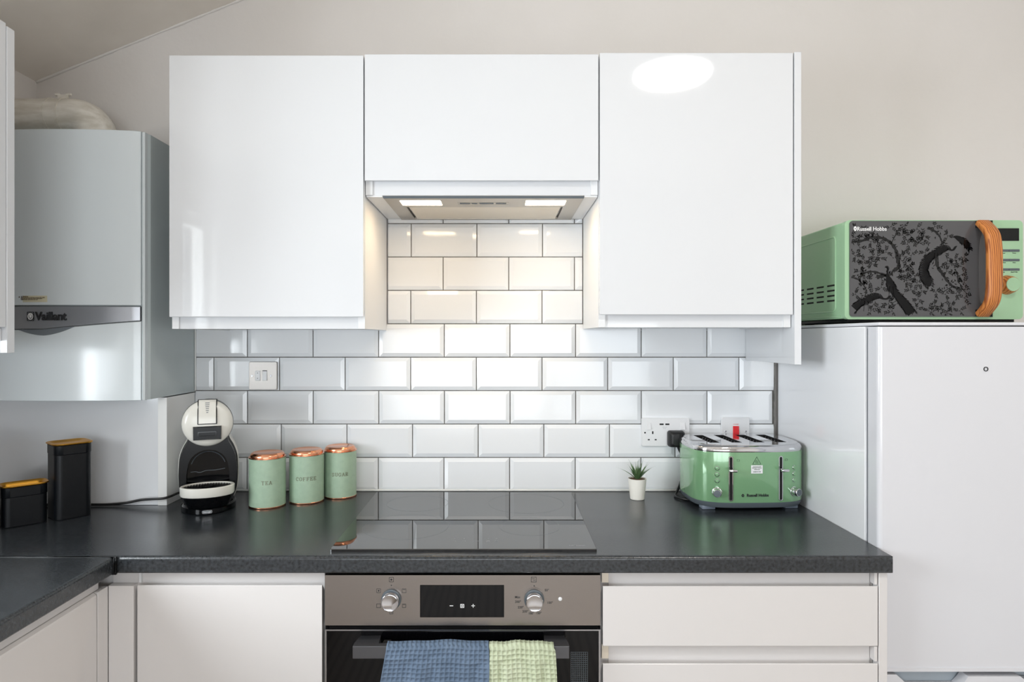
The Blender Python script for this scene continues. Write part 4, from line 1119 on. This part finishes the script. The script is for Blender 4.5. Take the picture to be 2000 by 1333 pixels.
clusters = [(560, 190), (620, 240), (560, 270), (680, 230), (760, 320), (690, 310), (1080, 200), (1140, 260), (1070, 300), (1130, 290), (1000, 330), (960, 250), (560, 430), (640, 470), (620, 500), (720, 440), (760, 450), (700, 500), (960, 430), (1030, 430), (1000, 520), (1030, 520), (990, 560), (640, 620), (680, 650), (600, 560), (990, 640), (1060, 600), (1080, 660), (950, 590), (1340, 470), (1400, 470), (1450, 520), (1330, 560), (1340, 260), (1440, 600), (1480, 660), (1240, 740), (1320, 760), (1410, 750), (1480, 790), (1090, 800), (1230, 850), (1280, 880), (1370, 860), (1440, 900), (1180, 900), (760, 870), (840, 840), (690, 900), (870, 900), (900, 770), (1120, 730), (1150, 400), (860, 180), (980, 190), (1230, 180), (1030, 720), (1480, 440), (780, 700), (700, 760), (560, 760), (1080, 880), (1340, 920), (1020, 250), (820, 400), (740, 370), (600, 360)]
for (cx, cy) in clusters:
    u, v = U(cx, cy)
    a0 = rp.uniform(0, 6.28)
    for tw in range(3):
        a = a0 + tw*2.1 + rp.uniform(-.4, .4); ln = rp.uniform(.010, .018)
        e = (u+ln*cos(a), v+ln*sin(a)); mid = (u+ln*.5*cos(a+.25), v+ln*.5*sin(a+.25))
        stroke(br, [(u, v), mid, e], 0.0011, 0.0005)
        for k in range(3):
            t = 0.35+0.3*k; px_, pz_ = u+(e[0]-u)*t, v+(e[1]-v)*t
            leafp(lf, px_, pz_, a+rp.uniform(.5, 1.0), rp.uniform(.0055, .0085), .0030)
            leafp(lf, px_, pz_, a-rp.uniform(.5, 1.0), rp.uniform(.0055, .0085), .0030)
br.build('printed_branches', M['toile_mid'], dr, True, smooth=False, weld=False)
lf.build('printed_leaves', M['toile'], dr, True, smooth=False, weld=False)
def bird(pts_w, tail_from):
    # tapered silhouette through (x, y, width), with feather tips along the train
    ps = [(*U(a, b), w*sc) for a, b, w in pts_w]
    cc = bez(ps, 5); m_ = MB()
    def put(q, d=0.00022):
        if all(inside(p) for p in q): m_.loft([[(a, YP-d, b) for a, b in q], [(a, YP+0.0001, b) for a, b in q]])
    for i in range(len(cc)-1):
        t = Vector((cc[i+1].x-cc[i].x, cc[i+1].y-cc[i].y, 0)).normalized(); nx_, ny_ = -t.y, t.x
        A, B = cc[i], cc[i+1]
        put([(A.x+nx_*A.z/2, A.y+ny_*A.z/2), (B.x+nx_*B.z/2, B.y+ny_*B.z/2), (B.x-nx_*B.z/2, B.y-ny_*B.z/2), (A.x-nx_*A.z/2, A.y-ny_*A.z/2)])
        if i > tail_from*5:
            for sd in (-1, 1):
                ox, oy = A.x+nx_*A.z*.45*sd, A.y+ny_*A.z*.45*sd
                an = math.atan2(t.y, t.x)+sd*rp.uniform(.25, .75); ln = rp.uniform(.006, .011); wd = .0026
                put([(ox+a*cos(an)-b*sin(an), oy+a*sin(an)+b*cos(an)) for a, b in ((-.001, 0), (ln*.5, wd/2), (ln, 0), (ln*.5, -wd/2))])
    if tail_from > 3:
        x0_, y0_ = ps[6][0], ps[6][1]
        for dx in (-0.004, 0.004):
            put([(x0_+dx, y0_), (x0_+dx+0.0012, y0_), (x0_+dx*1.6+0.0010, y0_-0.026), (x0_+dx*1.6, y0_-0.026)])
    m_.build('printed_bird', M['bird'], dr, True, smooth=False, weld=False)
# head, neck, breast, waist, then a long feathered train
bird([(810, 530, 4), (822, 524, 18), (836, 532, 22), (832, 560, 15), (832, 595, 22), (845, 640, 56), (862, 690, 66), (885, 730, 46), (925, 780, 58), (975, 840, 74), (1015, 895, 78), (1045, 935, 60)], 5)
bird([(1418, 345, 4), (1402, 358, 18), (1388, 378, 16), (1365, 380, 16), (1340, 362, 44), (1295, 372, 66), (1240, 405, 50), (1190, 440, 58), (1150, 490, 66), (1135, 550, 72), (1150, 610, 80), (1175, 660, 70), (1190, 690, 16)], 5)
bird([(862, 770, 4), (848, 780, 20), (830, 796, 16), (795, 796, 16), (760, 775, 44), (705, 780, 64), (650, 815, 44), (600, 835, 52), (555, 870, 62), (528, 905, 50)], 5)
bird([(1385, 270, 6), (1405, 268, 24), (1440, 285, 46), (1480, 312, 40), (1510, 345, 34), (1530, 380, 14)], 2)
mb = MB().text('Russell Hobbs', 0.0142, T(0.9345, -0.3536, 1.6535) @ FRONT, 0.0003, bold=0.0002, xs=0.92)
mb.prism(circ(0.8925, 1.6545, 0.0036, 18, ry=0.0062), -0.3538, -0.3531, 'xz', holes=[circ(0.8925, 1.6545, 0.0012, 10, ry=0.0022)])
mb.build('lettering', M['white_ink'], dr, True, smooth=False)
# wooden handle, bowed forward
cl = bez([(1.2120, -0.3550, 1.6690), (1.2120, -0.3680, 1.6580), (1.2130, -0.3860, 1.6350), (1.2135, -0.3920, 1.6000), (1.2135, -0.3930, 1.5520), (1.2135, -0.3920, 1.5050), (1.2130, -0.3860, 1.4700), (1.2120, -0.3680, 1.4480), (1.2120, -0.3550, 1.4380)], 6)
rows = []
for i, p in enumerate(cl):
    t = (cl[min(i+1, len(cl)-1)]-cl[max(i-1, 0)]).normalized()
    side = Vector((1, 0, 0)); nrm = t.cross(side).normalized()
    k = i/(len(cl)-1); w = 0.0160+0.0015*sin(pi*k); th = 0.0085
    rows.append([p + side*a*w + nrm*b*th for a, b in ((-1, -.6), (-1, .6), (-.8, .95), (.8, .95), (1, .6), (1, -.6), (.8, -.95), (-.8, -.95))])
MB().loft(rows).build('handle', M['wood'], dr, True, angle=50)
MB().box(1.1960, 1.2290, -0.3575, -0.3528, 1.6560, 1.6735, 0.001).box(1.1960, 1.2290, -0.3575, -0.3528, 1.4335, 1.4500, 0.001).build('handle_mount', M['black'], dr, True)
MB().box(1.2530, 1.3085, -0.3512, -0.3495, 1.6240, 1.6560, 0.0006).build('display', M['black_gloss'], cp, True)
for zz in (1.5995, 1.5755, 1.5515):
    for xa in (1.2560, 1.2830):
        MB().box(xa, xa+0.0265, -0.3520, -0.3495, zz-0.0030, zz+0.0030, 0.0008).build('button', M['dark_grey'], cp, True)
mb = MB()
for zz, a, b in ((1.5930, 'Power', 'Timer'), (1.5690, 'Defrost', 'Auto'), (1.5450, 'Stop', 'Start/+30s')):
    mb.text(a, 0.0040, T(1.2690, -0.3503, zz) @ FRONT, 0.0001, bold=0.00006).text(b, 0.0040, T(1.2965, -0.3503, zz) @ FRONT, 0.0001, bold=0.00006)
mb.box(1.3040, 1.3075, -0.3503, -0.3499, 1.5120, 1.5126)
mb.build('button_lettering', M['ink'], cp, True, smooth=False)
kn = MB().lathe([(0.0245, -0.3503), (0.0240, -0.3520), (0.0215, -0.3620), (0.0190, -0.3690), (0.0180, -0.3705), (0.0172, -0.3705)], 40, (1.2780, 1.5125), 'y').build('dial', M['wood'], cp, True)
MB().lathe([(0.0174, -0.3690), (0.0174, -0.3712), (0.0168, -0.3720), (0.0, -0.3722)], 36, (1.2780, 1.5125), 'y').build('dial_cap', M['green'], kn, True)
# side details
mb = MB()
sl = rrect(-0.300, -0.040, 1.4480, 1.6430, 0.012, 6)
pts = [(X0+0.0028, a, b) for a, b in sl]; pts.append(pts[0])
mb.tube(pts, 0.0024, 8)
mb.tube([(X0+0.0028, -0.325, 1.434), (X0+0.0028, -0.02, 1.434)], 0.0022, 8)
mb.build('pressed_rim', M['green'], mw, True)
for cy in (-0.276, -0.219, -0.162, -0.105):
    for zz in (1.5165, 1.5030, 1.4895, 1.4765):
        MB().box(X0+0.0022, X0+0.0034, cy-0.019, cy+0.019, zz-0.0022, zz+0.0022, 0.0005).build('vent_slot', M['void'], mw, True)
MB().box(X0+0.012, X1-0.012, -0.338, -0.03, 1.4180, 1.4275, 0.002).build('underside', M['black'], mw, True)
for sx in (X0+0.05, X1-0.05):
    for sy in (-0.30, -0.06):
        MB().lathe([(0.012, 1.4137), (0.014, 1.4182)], 16, (sx, sy)).build('foot', M['black'], mw, True)

# ------------------------------------------------------------------ ceiling lamp behind the viewer's head
lp_ = thing('ceiling_lamp', 'round flush white ceiling lamp seen reflected in the cabinet door', 'lamp', (0.848, -1.90, ZC-0.045))
MB().lathe([(0.196, ZC-0.0005), (0.196, ZC-0.022), (0.190, ZC-0.026)], 48, (0.848, -1.90)).build('base_ring', M['plate'], lp_, True)
MB().lathe([(0.186, ZC-0.026), (0.186, ZC-0.036), (0.178, ZC-0.044), (0.0, ZC-0.046)], 48, (0.848, -1.90)).build('diffuser', M['lamp_glow'], lp_, True)
